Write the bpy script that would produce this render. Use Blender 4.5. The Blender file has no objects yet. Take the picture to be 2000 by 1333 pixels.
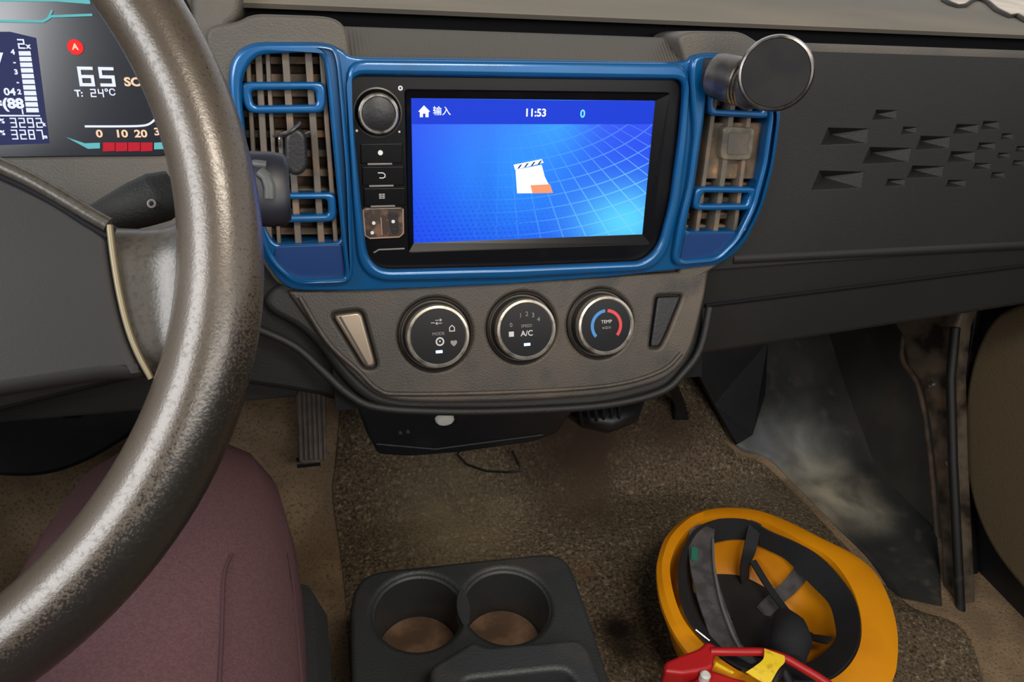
import bpy, bmesh, math, random
from mathutils import Vector, Matrix
random.seed(7)
SC = bpy.context.scene
COL = SC.collection

# ------------------------------------------------------------------ camera
F = 1450.0
RC = Matrix(((0.96449617, 0.07185881, -0.25413274),
             (-0.25271281, 0.53059788, -0.80907486),
             (0.07670314, 0.8445722, 0.52991926)))
CAM = Vector((-0.18136997, -0.55536068, 0.92137569))
cd = bpy.data.cameras.new('camera'); cam = bpy.data.objects.new('camera', cd); COL.objects.link(cam)
cam.matrix_world = Matrix.Translation(CAM) @ RC.to_4x4()
cd.sensor_fit = 'HORIZONTAL'; cd.sensor_width = 36; cd.lens = 36 * F / 2000
cd.clip_start = 0.01; cd.clip_end = 50
SC.camera = cam

# ------------------------------------------------------------------ light and exposure
w = bpy.data.worlds.new('world'); SC.world = w; w.use_nodes = True
bg = w.node_tree.nodes['Background']
bg.inputs['Color'].default_value = (0.93, 0.96, 1.0, 1); bg.inputs['Strength'].default_value = 1.0
SC.view_settings.view_transform = 'Standard'; SC.view_settings.look = 'None'
SC.view_settings.exposure = 0.2; SC.view_settings.gamma = 1; SC.view_settings.use_curve_mapping = False

def area(name, loc, target, sx, sy, power, col=(1, 1, 1)):
    l = bpy.data.lights.new(name, 'AREA'); l.shape = 'RECTANGLE'; l.size = sx; l.size_y = sy
    l.energy = power; l.color = col
    o = bpy.data.objects.new(name, l); COL.objects.link(o); o.location = loc
    o.rotation_euler = (Vector(target) - Vector(loc)).to_track_quat('-Z', 'Y').to_euler()
    return o
area('roof_lamp', (0.05, -0.66, 1.37), (0.1, 0.1, 0.4), 0.34, 0.14, 5.0, (1, 0.90, 0.76))
area('side_window_daylight', (-0.79, -0.62, 1.14), (-0.1, 0.1, 0.6), 0.5, 0.34, 6.0, (0.96, 0.98, 1))
area('rear_fill_light', (0.25, -1.22, 1.12), (0.2, 0.3, 0.3), 0.9, 0.34, 9.0, (1, 0.97, 0.92))  # unseen fill light added in front of the closed rear wall to brighten the footwell

# ------------------------------------------------------------------ helpers
def ray(px, py):
    return RC @ Vector(((px - 1000) / F, -(py - 666.5) / F, -1))
def s2l(c):
    return tuple(((v / 255) / 12.92 if v / 255 <= .04045 else ((v / 255 + .055) / 1.055) ** 2.4) for v in c)

class Fr:
    """a plane in the place: origin, two axes, normal"""
    def __init__(s, o, x, y):
        s.o = Vector(o); s.x = Vector(x).normalized(); s.n = s.x.cross(Vector(y)).normalized(); s.y = s.n.cross(s.x)
        m = Matrix((s.x, s.y, s.n)).transposed().to_4x4(); s.M = Matrix.Translation(s.o) @ m
    def p(s, px, py, h=0):
        d = ray(px, py); P0 = s.o + s.n * h
        k = s.n.dot(P0 - CAM) / s.n.dot(d); X = CAM + d * k - s.o
        return (X.dot(s.x), X.dot(s.y))
    def px(s, pts, h=0): return [s.p(a, b, h) for a, b in pts]
    def w(s, u, v, h=0): return s.o + s.x * u + s.y * v + s.n * h
    def W(s, px, py, h=0): return s.w(*s.p(px, py, h), h)
def tilted(o, deg):
    t = math.radians(deg); return Fr(o, (1, 0, 0), (0, math.sin(t), math.cos(t)))
def level(z): return Fr((0, 0, z), (1, 0, 0), (0, 1, 0))
IDN = Fr((0, 0, 0), (1, 0, 0), (0, 1, 0))

def mk(name, me, mat=None, parent=None, M=None):
    o = bpy.data.objects.new(name, me); COL.objects.link(o)
    if mat and not me.materials: me.materials.append(mat)
    M = M or Matrix.Identity(4)
    if parent:
        o.parent = parent; o.matrix_basis = world_of(parent).inverted() @ M
    else: o.matrix_basis = M
    return o
def world_of(o):
    m = o.matrix_basis.copy()
    while o.parent:
        o = o.parent; m = o.matrix_basis @ m
    return m
def thing(name, label, cat, loc=(0, 0, 0), group=None):
    o = bpy.data.objects.new(name, None); COL.objects.link(o); o.empty_display_size = .02
    o.matrix_basis = Matrix.Translation(Vector(loc)); tag(o, label, cat, group); return o
def tag(o, label=None, cat=None, group=None, kind=None):
    if label: o['label'] = label
    if cat: o['category'] = cat
    if group: o['group'] = group
    if kind: o['kind'] = kind
    return o
def smooth(me, ang=40):
    for p in me.polygons: p.use_smooth = True
    try: me.set_sharp_from_angle(angle=math.radians(ang))
    except Exception: pass
def mesh(name, vs, fs, sm=True, ang=40):
    me = bpy.data.meshes.new(name); me.from_pydata([tuple(v) for v in vs], [], fs); me.update()
    bm = bmesh.new(); bm.from_mesh(me); bmesh.ops.recalc_face_normals(bm, faces=bm.faces); bm.to_mesh(me); bm.free()
    if sm: smooth(me, ang)
    return me
def rnd(pts, r, n=5):
    """rounds the corners of a polygon"""
    out = []; N = len(pts)
    for i in range(N):
        p = Vector(pts[i]); a = Vector(pts[i - 1]); b = Vector(pts[(i + 1) % N])
        rr = r[i] if isinstance(r, (list, tuple)) else r
        da = min(rr, (a - p).length * .48); db = min(rr, (b - p).length * .48)
        A = p + (a - p).normalized() * da; B = p + (b - p).normalized() * db
        for k in range(n + 1):
            t = k / n; q = A * (1 - t) ** 2 + p * 2 * t * (1 - t) + B * t * t; out.append((q.x, q.y))
    return out
def circ(u, v, r, n=40, rv=None): return [(u + r * math.cos(2 * math.pi * k / n), v + (rv or r) * math.sin(2 * math.pi * k / n)) for k in range(n)]
def plate_me(name, outer, holes, h0, h1, bev=0.0015, bres=2):
    cu = bpy.data.curves.new(name, 'CURVE'); cu.dimensions = '2D'; cu.fill_mode = 'BOTH'
    bev = min(bev, (h1 - h0) * .49)
    cu.extrude = (h1 - h0) / 2 - bev; cu.bevel_depth = bev; cu.bevel_resolution = bres; cu.offset = -bev
    for poly in [outer] + list(holes):
        sp = cu.splines.new('POLY'); sp.points.add(len(poly) - 1); sp.use_cyclic_u = True
        for k, (a, b) in enumerate(poly): sp.points[k].co = (a, b, 0, 1)
    o = bpy.data.objects.new('tmp', cu); me = bpy.data.meshes.new_from_object(o); me.name = name
    bpy.data.objects.remove(o); bpy.data.curves.remove(cu)
    me.transform(Matrix.Translation((0, 0, (h0 + h1) / 2))); smooth(me, 35); return me
def plate(name, Fm, outer, h0, h1, mat, parent=None, holes=(), bev=0.0015, bres=2):
    return mk(name, plate_me(name, outer, holes, h0, h1, bev, bres), mat, parent, Fm.M)
def lathe(name, Fm, u, v, prof, mat, parent=None, n=48, cap=True, ang=40):
    vs = []; fs = []
    for (r, h) in prof:
        for k in range(n):
            a = 2 * math.pi * k / n; vs.append((r * math.cos(a), r * math.sin(a), h))
    for j in range(len(prof) - 1):
        for k in range(n): fs.append((j * n + k, j * n + (k + 1) % n, (j + 1) * n + (k + 1) % n, (j + 1) * n + k))
    if cap:
        fs.append(tuple(range(n))); L = (len(prof) - 1) * n; fs.append(tuple(range(L, L + n)))
    return mk(name, mesh(name, vs, fs, True, ang), mat, parent, Fm.M @ Matrix.Translation((u, v, 0)))
def tube_me(name, pts, rad, n=10, flat=1.0, closed=False, up=None):
    pts = [Vector(p) for p in pts]; N = len(pts); vs = []; fs = []
    prev = Vector(up) if up else Vector((0.1, 0.2, 1))
    for i, p in enumerate(pts):
        if closed: t = (pts[(i + 1) % N] - pts[i - 1]).normalized()
        else: t = (pts[min(i + 1, N - 1)] - pts[max(i - 1, 0)]).normalized()
        s = t.cross(prev).normalized(); q = s.cross(t).normalized()
        if not up: prev = q
        r = rad[i] if isinstance(rad, (list, tuple)) else rad
        for k in range(n):
            a = 2 * math.pi * k / n; vs.append(p + s * r * math.cos(a) + q * r * flat * math.sin(a))
    for i in range(N if closed else N - 1):
        j = (i + 1) % N
        for k in range(n): fs.append((i * n + k, i * n + (k + 1) % n, j * n + (k + 1) % n, j * n + k))
    if not closed: fs.append(tuple(range(n))); fs.append(tuple(range((N - 1) * n, N * n)))
    return mesh(name, vs, fs, True, 50)
def crv(pts, n=6, closed=False):
    """Catmull-Rom through points"""
    P = [Vector(p) for p in pts]; N = len(P); out = []
    for i in range(N if closed else N - 1):
        if closed: a, b, c, d = P[i - 1], P[i], P[(i + 1) % N], P[(i + 2) % N]
        else: a, b, c, d = P[max(i - 1, 0)], P[i], P[i + 1], P[min(i + 2, N - 1)]
        for k in range(n):
            t = k / n; out.append(.5 * ((2 * b) + (c - a) * t + (2 * a - 5 * b + 4 * c - d) * t * t + (3 * b - a - 3 * c + d) * t ** 3))
    if not closed: out.append(P[-1])
    return out
def tube(name, pts, rad, mat, parent=None, **k): return mk(name, tube_me(name, pts, rad, **k), mat, parent)
def strip_me(name, A, B, th=0.0):
    """ribbon between two lists of points, with a thickness"""
    A = [Vector(a) for a in A]; B = [Vector(b) for b in B]; N = len(A); vs = []; fs = []
    for i in range(N):
        t = A[min(i + 1, N - 1)] - A[max(i - 1, 0)]; nn = t.cross(B[i] - A[i])
        nn = nn.normalized() * th / 2 if nn.length > 1e-9 else Vector((0, 0, th / 2))
        vs += [A[i] + nn, B[i] + nn, B[i] - nn, A[i] - nn]
    for i in range(N - 1):
        for k in range(4): fs.append((i * 4 + k, i * 4 + (k + 1) % 4, i * 4 + 4 + (k + 1) % 4, i * 4 + 4 + k))
    fs += [(0, 1, 2, 3), ((N - 1) * 4, (N - 1) * 4 + 1, (N - 1) * 4 + 2, (N - 1) * 4 + 3)]
    return mesh(name, vs, fs, True, 50)
def boxm(name, x0, x1, y0, y1, z0, z1, mat, parent=None, Fm=IDN, bev=0.0):
    me = bpy.data.meshes.new(name); bm = bmesh.new(); bmesh.ops.create_cube(bm, size=1)
    bmesh.ops.scale(bm, verts=bm.verts, vec=(x1 - x0, y1 - y0, z1 - z0))
    bmesh.ops.translate(bm, verts=bm.verts, vec=((x0 + x1) / 2, (y0 + y1) / 2, (z0 + z1) / 2))
    if bev: bmesh.ops.bevel(bm, geom=bm.edges[:] + bm.verts[:], offset=bev, segments=2, affect='EDGES', profile=.5)
    bm.to_mesh(me); bm.free(); smooth(me, 35)
    return mk(name, me, mat, parent, Fm.M)
def extrx(name, prof, x0, x1, mat, parent=None, th=0.004, nx=2):
    """profile in (y, z) swept along the width of the cab, closed polygon"""
    vs = []; fs = []; n = len(prof)
    for i in range(nx):
        x = x0 + (x1 - x0) * i / (nx - 1)
        for (y, z) in prof: vs.append((x, y, z))
    for i in range(nx - 1):
        for k in range(n): fs.append((i * n + k, i * n + (k + 1) % n, (i + 1) * n + (k + 1) % n, (i + 1) * n + k))
    fs.append(tuple(range(n))); fs.append(tuple(range((nx - 1) * n, nx * n)))
    return mk(name, mesh(name, vs, fs, True, 30), mat, parent)
def text(name, s, Fm, u, v, size, mat, h, parent, rot=0, sx=1.0, bold=0.0):
    cu = bpy.data.curves.new(name, 'FONT'); cu.body = s; cu.size = size; cu.align_x = 'CENTER'; cu.align_y = 'CENTER'
    cu.extrude = 0.00005; cu.offset = bold; cu.resolution_u = 4
    o = bpy.data.objects.new('tmp', cu); me = bpy.data.meshes.new_from_object(o); me.name = name
    bpy.data.objects.remove(o); bpy.data.curves.remove(cu)
    return mk(name, me, mat, parent, Fm.M @ Matrix.Translation((u, v, h)) @ Matrix.Rotation(rot, 4, 'Z') @ Matrix.Diagonal((sx, 1, 1, 1)))

# ------------------------------------------------------------------ materials
def new_mat(name):
    m = bpy.data.materials.new(name); m.use_nodes = True; nt = m.node_tree
    return m, nt, nt.nodes['Principled BSDF']
def mat(name, c, rough=.6, metal=0, c2=None, scale=20, amt=(.4, .6), bump=0, bscale=400, detail=4, spec=.5, coat=0,
        rough2=None, c3=None, s3=4, a3=(.45, .65), stretch=None):
    m, nt, b = new_mat(name); L = nt.links
    b.inputs['Roughness'].default_value = rough; b.inputs['Metallic'].default_value = metal
    b.inputs['Specular IOR Level'].default_value = spec; b.inputs['Coat Weight'].default_value = coat
    b.inputs['Coat Roughness'].default_value = .12
    b.inputs['Base Color'].default_value = (*s2l(c), 1)
    tc = nt.nodes.new('ShaderNodeTexCoord'); co = tc.outputs['Object']
    if stretch:
        mp = nt.nodes.new('ShaderNodeMapping'); mp.inputs['Scale'].default_value = stretch; L.new(co, mp.inputs[0]); co = mp.outputs[0]
    def mask(sc, a):
        nz = nt.nodes.new('ShaderNodeTexNoise'); nz.inputs['Scale'].default_value = sc; nz.inputs['Detail'].default_value = detail
        L.new(co, nz.inputs['Vector']); mr = nt.nodes.new('ShaderNodeMapRange')
        mr.inputs['From Min'].default_value = a[0]; mr.inputs['From Max'].default_value = a[1]
        L.new(nz.outputs['Fac'], mr.inputs['Value']); return mr.outputs['Result']
    def mix(f, A, cB):
        mx = nt.nodes.new('ShaderNodeMix'); mx.data_type = 'RGBA'; L.new(f, mx.inputs[0])
        if isinstance(A, tuple): mx.inputs[6].default_value = (*A, 1)
        else: L.new(A, mx.inputs[6])
        mx.inputs[7].default_value = (*s2l(cB), 1); return mx.outputs[2]
    out = s2l(c)
    if c2:
        f = mask(scale, amt); out = mix(f, out, c2)
        if rough2 is not None:
            mr = nt.nodes.new('ShaderNodeMapRange'); mr.inputs['To Min'].default_value = rough; mr.inputs['To Max'].default_value = rough2
            L.new(f, mr.inputs['Value']); L.new(mr.outputs['Result'], b.inputs['Roughness'])
    if c3: out = mix(mask(s3, a3), out, c3)
    if not isinstance(out, tuple): L.new(out, b.inputs['Base Color'])
    if bump:
        nz = nt.nodes.new('ShaderNodeTexNoise'); nz.inputs['Scale'].default_value = bscale; L.new(co, nz.inputs['Vector'])
        bp = nt.nodes.new('ShaderNodeBump'); bp.inputs['Strength'].default_value = bump; bp.inputs['Distance'].default_value = .002
        L.new(nz.outputs['Fac'], bp.inputs['Height']); L.new(bp.outputs['Normal'], b.inputs['Normal'])
    return m
def emis(name, c, st=1.0):
    m, nt, b = new_mat(name); b.inputs['Base Color'].default_value = (0, 0, 0, 1); b.inputs['Specular IOR Level'].default_value = 0.1
    b.inputs['Emission Color'].default_value = (*s2l(c), 1); b.inputs['Emission Strength'].default_value = st; return m

M_BLUE = mat('blue_gloss_trim', (4, 84, 140), .32, 0.3, c2=(14, 78, 124), scale=25, amt=(.45, .8), coat=.5, rough2=.45)
M_NAVY = mat('deep_blue_pocket', (8, 50, 104), .45, .1)
M_DASH = mat('grey_dash_plastic', (72, 69, 64), .55, c2=(94, 87, 78), scale=9, amt=(.4, .75), bump=.25, bscale=700)
M_DASHD = mat('dark_dash_plastic', (20, 20, 19), .6, c2=(25, 24, 23), scale=6, amt=(.45, .7), bump=.2, bscale=900)
M_LOW = mat('dusty_lower_plastic', (58, 53, 49), .5, c2=(84, 74, 63), scale=9, amt=(.42, .75), bump=.2, bscale=700, c3=(46, 43, 41), s3=22, a3=(.52, .7))
M_BLACK = mat('black_plastic', (24, 24, 27), .45, c2=(40, 38, 38), scale=16, amt=(.5, .75), bump=.1)
M_TOP = mat('grey_dash_top', (112, 107, 98), .85, c2=(124, 116, 104), scale=5, bump=.1, bscale=700, spec=.2)
M_GROOVE = mat('seam_black_groove_shade', (14, 14, 18), .8, spec=.2)  # black of the seams; in the dash groove it paints in the recess shade
M_PIANO = mat('gloss_black_fascia', (10, 10, 14), .3, c2=(26, 24, 26), scale=14, amt=(.55, .85), spec=.22)
M_CHROME = mat('worn_chrome', (190, 186, 178), .22, .95, c2=(90, 84, 76), scale=120, amt=(.5, .7))
M_RING = mat('bright_dial_ring', (176, 170, 160), .3, .7, c2=(120, 112, 100), scale=90, amt=(.5, .7))
M_LOWD = mat('dial_base_grey', (46, 43, 41), .45, c2=(62, 56, 50), scale=30)
M_VENT = mat('dusty_vent_plastic', (112, 94, 76), .75, c2=(66, 58, 50), scale=38, amt=(.42, .62), c3=(160, 118, 84), s3=60, a3=(.56, .75))
M_VANE = mat('vent_vane_plastic', (88, 82, 74), .55, c2=(118, 96, 76), scale=45, amt=(.45, .7))
M_VDARK = mat('vent_duct_dark', (62, 52, 44), .8, c2=(124, 94, 68), scale=40, amt=(.42, .6))
M_WHEEL = mat('worn_leather_rim', (68, 60, 51), .26, 0.1, c2=(58, 51, 44), scale=500, amt=(.5, .68), bump=.06, bscale=900, c3=(84, 76, 68), s3=9, a3=(.45, .75), rough2=.38)
M_SPOKE = mat('silver_grey_spoke', (66, 62, 57), .32, .2, c2=(54, 50, 44), scale=420, amt=(.48, .68), bump=.06, bscale=700)
M_HUB = mat('hub_pad_plastic', (26, 25, 26), .6, spec=.3, c2=(34, 31, 29), scale=7, amt=(.45, .75), bump=.05, bscale=900)
M_CARPET = mat('brown_carpet', (114, 100, 82), .95, c2=(66, 56, 46), scale=230, amt=(.40, .66), bump=.9, bscale=380, c3=(168, 154, 126), s3=170, a3=(.55, .78), spec=.1)
M_CARPET2 = mat('worn_flat_carpet', (126, 106, 84), .92, c2=(150, 128, 102), scale=14, amt=(.42, .66), bump=.6, bscale=240, c3=(98, 82, 66), s3=260, a3=(.5, .72), spec=.1)
M_MAT = mat('dusty_black_vinyl', (52, 53, 53), .5, c2=(84, 82, 78), scale=7, amt=(.45, .75), bump=.4, bscale=60, detail=9, c3=(90, 82, 74), s3=34, a3=(.55, .8))
M_DOOR = mat('tan_door_fabric', (94, 81, 62), .9, c2=(92, 78, 60), scale=240, amt=(.45, .6), bump=.5, bscale=500, spec=.15)
M_SEAL = mat('black_rubber_seal', (20, 20, 21), .55, c2=(62, 58, 54), scale=30, amt=(.6, .75))
M_SILL = mat('scuffed_metal_sill', (110, 98, 84), .42, .35, c2=(48, 42, 38), scale=22, amt=(.42, .62), c3=(112, 84, 62), s3=12, a3=(.58, .75))
M_TROUS = mat('maroon_trousers', (96, 70, 72), .85, c2=(88, 62, 65), scale=500, amt=(.4, .6), bump=.25, bscale=900, spec=.15)
M_SHOE = mat('black_shoe', (28, 26, 26), .6)
M_HELM = mat('yellow_shell', (226, 146, 10), .42, c2=(206, 128, 10), scale=12, amt=(.4, .7), bump=.05)
M_STRAPD = mat('dark_webbing', (28, 29, 32), .8, bump=.4, bscale=700)
M_STRAPG = mat('grey_sweatband', (82, 78, 78), .9, c2=(62, 60, 62), scale=60, amt=(.45, .6), bump=.5, bscale=500)
M_CONS = mat('console_plastic', (42, 44, 45), .5, c2=(62, 58, 53), scale=12, amt=(.5, .75), bump=.25, bscale=500)
M_CUPD = mat('dusty_cup_floor', (124, 96, 74), .9, c2=(90, 68, 52), scale=35, amt=(.42, .6))
M_RED = mat('red_plastic', (176, 26, 30), .4)
M_YTAG = mat('yellow_tag', (236, 200, 30), .5, c2=(200, 160, 30), scale=120, amt=(.55, .7))
M_WHITE = mat('pale_plastic', (210, 208, 200), .4)
M_GREEN = mat('green_print', (40, 110, 90), .8)
M_PAPER = mat('cream_paper', (214, 202, 186), .8, c2=(196, 178, 160), scale=20)
M_EDGE = mat('dark_cloth_edge', (50, 44, 38), .8)  # dark brown for the ragged border of the cloth
M_RUBBER = mat('ribbed_pedal_rubber', (112, 100, 90), .65, c2=(88, 78, 70), scale=40, amt=(.4, .65))
M_RED2 = mat('dial_red', (205, 50, 56), .4)
M_BLU2 = mat('dial_blue', (48, 130, 200), .4)
M_PRINT = mat('white_print', (205, 205, 205), .5)
M_PRINTD = mat('dim_print', (140, 138, 136), .5)
E_WHITE = emis('lcd_white', (225, 232, 255), 1.0)
E_AMB = emis('lcd_amber', (255, 214, 180), .9)
E_CYAN = emis('lcd_cyan', (110, 200, 205), .75)
E_RED = emis('lcd_red', (200, 30, 50), .8)
E_REDL = emis('warning_red', (240, 40, 40), 1.0)
E_BLED = emis('blue_white_led', (190, 215, 255), 1.6)
E_SW = emis('screen_white', (240, 248, 255), 1.1)
E_SCY = emis('screen_cyan', (120, 225, 255), 1.0)
E_SOR = emis('screen_orange', (240, 150, 110), 1.0)
E_SDK = emis('screen_dark', (40, 60, 110), .7)
E_BAR = emis('screen_bar', (24, 62, 214), .9)
E_LCD = emis('lcd_backlight', (52, 58, 108), .6)

# ------------------------------------------------------------------ planes of the dashboard
S = Vector((0, 0, .72))
D = tilted(S, 10.49)                       # face of the centre stack
K0 = D.w(0, -.088, 0)
K = tilted(K0, 24)                         # heater panel, leaning towards the cabin
G = tilted(D.w(0, -.084, -.012), 2)        # glovebox lid
XL, XR = -.80, .80

def row(py, Y, px=1000):
    d = ray(px, py); k = (Y - CAM.y) / d.y; return (Y, CAM.z + d.z * k)
# ------------------------------------------------------------------ the setting
fl = tag(boxm('floor', -.8, .8, -1.25, .34, .0, .05, M_CARPET2), kind='structure')
TB = Fr((0, .26, .05), (1, 0, 0), (0, math.cos(math.radians(36)), math.sin(math.radians(36))))
tag(boxm('trim_1', -.8, .8, 0, .62, -.03, 0, M_CARPET2, Fm=TB), kind='structure')       # sloping toe board
tag(boxm('wall_front', -.8, .8, .72, .76, .0, .86, M_BLACK), kind='structure')
tag(boxm('ceiling', -.8, .8, -1.25, .42, 1.40, 1.44, mat('roof_lining', (150, 146, 138), .9)), kind='structure')
tag(boxm('wall_rear', -.8, .8, -1.29, -1.25, 0, 1.40, mat('rear_lining', (90, 86, 80), .9)), kind='structure')
dl = tag(boxm('door_1', -.84, -.80, -1.25, .72, 0, .86, M_DOOR), kind='structure')

def floorpt(px, py, h=0.0):
    f = level(.05 + h); q = f.W(px, py)
    if q.y > .26: q = TB.W(px, py, h)
    return q
def resamp(pts, n):
    P = crv([(a, b, 0) for a, b in pts], 8); d = [0]
    for i in range(1, len(P)): d.append(d[-1] + (P[i] - P[i - 1]).length)
    out = []
    for k in range(n):
        t = d[-1] * k / (n - 1); i = 1
        while i < len(P) - 1 and d[i] < t: i += 1
        f = (t - d[i - 1]) / max(1e-9, d[i] - d[i - 1]); out.append(P[i - 1].lerp(P[i], min(1, max(0, f))))
    return [(p.x, p.y) for p in out]
def sheet(name, Lp, Rp, h, th, m, parent=None, n=50, c=40, wob=0.0, kind=None):
    A = resamp(Lp, n); B = resamp(Rp, n); vs = []; fs = []
    for i in range(n):
        for j in range(c + 1):
            t = j / c; p = floorpt(A[i][0] * (1 - t) + B[i][0] * t, A[i][1] * (1 - t) + B[i][1] * t, h)
            e = min(1, min(t, 1 - t) * 12)
            p.z += wob * e * (math.sin(p.x * 23 + p.y * 11) * .5 + math.sin(p.y * 31 - p.x * 17) * .5) - th * .5 * (1 - e) ** 2
            vs.append(p)
    m0 = len(vs); vs += [v - Vector((0, 0, th)) for v in vs]
    for i in range(n - 1):
        for j in range(c):
            a = i * (c + 1) + j; q = (a, a + 1, a + c + 2, a + c + 1); fs.append(q); fs.append(tuple(m0 + k for k in reversed(q)))
    def wall(a, b): fs.append((a, b, b + m0, a + m0))
    for i in range(n - 1): wall(i * (c + 1), (i + 1) * (c + 1)); wall(i * (c + 1) + c, (i + 1) * (c + 1) + c)
    for j in range(c): wall(j, j + 1); wall((n - 1) * (c + 1) + j, (n - 1) * (c + 1) + j + 1)
    return mk(name, mesh(name, vs, fs, True, 50), m, parent)

# right door: seal, tan panel, sill
DR = Fr((.78, 0, 0), (0, -1, 0), (0, 0, 1))
dr = tag(boxm('door_2', .80, .84, -1.25, .72, 0, .86, M_BLACK), kind='structure')
arc = DR.px([(2100, 560), (1985, 600), (1945, 630), (1915, 690), (1897, 770), (1891, 850), (1898, 930), (1920, 1010), (1955, 1080), (2010, 1150), (2100, 1250)])
arc = [(p.x, p.y) for p in crv([(a, b, 0) for a, b in arc], 6)]
plate('door_panel', DR, arc, -.019, .012, M_DOOR, dr, bev=.008, bres=3)
sx = DR.px([(1790, 600), (1905, 600), (1888, 720), (1882, 850), (1888, 1000), (1905, 1333), (1860, 1333), (1848, 1100), (1838, 900), (1826, 760)])
plate('door_seal', DR, sx, -.019, -.002, M_SEAL, dr, bev=.004)
KP = Fr((.72, 0, 0), (0, -1, 0), (0, 0, 1))
kp = KP.px([(1700, 560), (1900, 560), (1868, 640), (1858, 740), (1862, 900), (1872, 1100), (1888, 1450), (1850, 1450), (1843, 1250), (1838, 1100), (1828, 950), (1814, 830), (1800, 752), (1772, 716), (1762, 660)])
kpo = tag(plate('trim_2', KP, kp, -.03, 0, M_SILL, bev=.005), kind='structure')
mk('rubber_lip', tube_me('rubber_lip', [KP.W(a, b, .004) for a, b in [(1866, 640), (1857, 740), (1861, 900), (1871, 1100), (1886, 1400)]], .007, n=8), M_SEAL, kpo)
M_SV = mat('scuffed_side_vinyl', (62, 61, 58), .55, c2=(82, 78, 72), scale=9, amt=(.42, .7), bump=.3, bscale=60, c3=(84, 70, 58), s3=30, a3=(.58, .8))
sv = DR.px([(1560, 590), (1790, 590), (1775, 650), (1772, 715), (1803, 760), (1818, 850), (1832, 1000), (1842, 1185), (1800, 1215), (1740, 1100), (1640, 900)])
svo = tag(plate('trim_3', DR, sv, -.0195, -.008, M_SV, bev=.003), kind='structure')
mk('tan_edge', tube_me('tan_edge', crv([DR.W(a, b, -.006) for a, b in [(1768, 640), (1762, 700), (1792, 752), (1812, 850), (1826, 1000), (1836, 1150)]], 6), .0045, n=8), mat('tan_worn_edge', (122, 96, 76), .6, c2=(82, 70, 60), scale=30), svo)
for (a, b) in [(1818, 752), (1852, 905)]:
    u, v = KP.p(a, b, .002); lathe('screw', KP, u, v, [(.0055, -.002), (.0055, .002), (.003, .004), (.0008, .004)], M_CHROME, kpo, n=12)

# vinyl mat and the two carpets
mt = sheet('vinyl_floor_mat', [(1335, 640), (1350, 700), (1395, 780), (1440, 868), (1500, 890), (1560, 950), (1640, 1030), (1700, 1090), (1750, 1165)],
           [(1790, 600), (1768, 650), (1768, 715), (1800, 760), (1815, 850), (1825, 950), (1832, 1050), (1838, 1120), (1842, 1180)], .006, .008, M_MAT, wob=.006)
def stains(m, spots, sc=26, dist=1.2, fr=(.3, .62)):
    nt = m.node_tree; bb_ = nt.nodes['Principled BSDF']; cur = bb_.inputs['Base Color'].links[0].from_socket
    tcm = nt.nodes.new('ShaderNodeTexCoord')
    for (px_, py_, rad_m, stt, colr) in spots:
        c_w = floorpt(px_, py_, .006)
        vd = nt.nodes.new('ShaderNodeVectorMath'); vd.operation = 'DISTANCE'; nt.links.new(tcm.outputs['Object'], vd.inputs[0]); vd.inputs[1].default_value = c_w
        mr = nt.nodes.new('ShaderNodeMapRange'); mr.inputs['From Min'].default_value = rad_m; mr.inputs['From Max'].default_value = 0; mr.inputs['To Max'].default_value = stt; mr.interpolation_type = 'SMOOTHSTEP'; nt.links.new(vd.outputs['Value'], mr.inputs['Value'])
        nz = nt.nodes.new('ShaderNodeTexNoise'); nz.inputs['Scale'].default_value = sc; nz.inputs['Detail'].default_value = 9; nz.inputs['Distortion'].default_value = dist; nt.links.new(tcm.outputs['Object'], nz.inputs['Vector'])
        m2 = nt.nodes.new('ShaderNodeMapRange'); m2.inputs['From Min'].default_value = fr[0]; m2.inputs['From Max'].default_value = fr[1]; nt.links.new(nz.outputs['Fac'], m2.inputs['Value'])
        mu = nt.nodes.new('ShaderNodeMath'); mu.operation = 'MULTIPLY'; mu.use_clamp = True; nt.links.new(mr.outputs['Result'], mu.inputs[0]); nt.links.new(m2.outputs['Result'], mu.inputs[1])
        mx_ = nt.nodes.new('ShaderNodeMix'); mx_.data_type = 'RGBA'; nt.links.new(mu.outputs[0], mx_.inputs[0]); nt.links.new(cur, mx_.inputs[6]); mx_.inputs[7].default_value = (*s2l(colr), 1); cur = mx_.outputs[2]
    nt.links.new(cur, bb_.inputs['Base Color'])
stains(M_MAT, [(1560, 880, .13, 1.0, (140, 142, 140)), (1620, 965, .12, 1.2, (176, 168, 148)), (1480, 850, .08, .8, (112, 120, 128)), (1700, 1000, .07, .8, (150, 146, 132)), (1650, 780, .11, .5, (110, 104, 98))], 14, .5, (.25, .7))
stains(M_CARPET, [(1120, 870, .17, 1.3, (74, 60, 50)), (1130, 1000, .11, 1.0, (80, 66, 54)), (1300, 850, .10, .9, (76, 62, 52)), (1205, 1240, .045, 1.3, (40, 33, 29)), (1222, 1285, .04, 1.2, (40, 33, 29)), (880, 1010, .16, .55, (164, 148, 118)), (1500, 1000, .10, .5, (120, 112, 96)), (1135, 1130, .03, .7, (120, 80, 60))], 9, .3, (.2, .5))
tag(mt, 'black vinyl mat streaked with pale dust, on the right footwell slope beside the sill', 'floor mat')
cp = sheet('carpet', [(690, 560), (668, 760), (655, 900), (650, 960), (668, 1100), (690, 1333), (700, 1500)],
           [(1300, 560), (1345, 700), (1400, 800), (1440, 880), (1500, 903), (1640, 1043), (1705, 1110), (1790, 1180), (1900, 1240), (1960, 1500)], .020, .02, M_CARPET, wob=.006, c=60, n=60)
tag(cp, 'brown speckled pile carpet on the raised middle of the cab floor', 'carpet')
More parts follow.
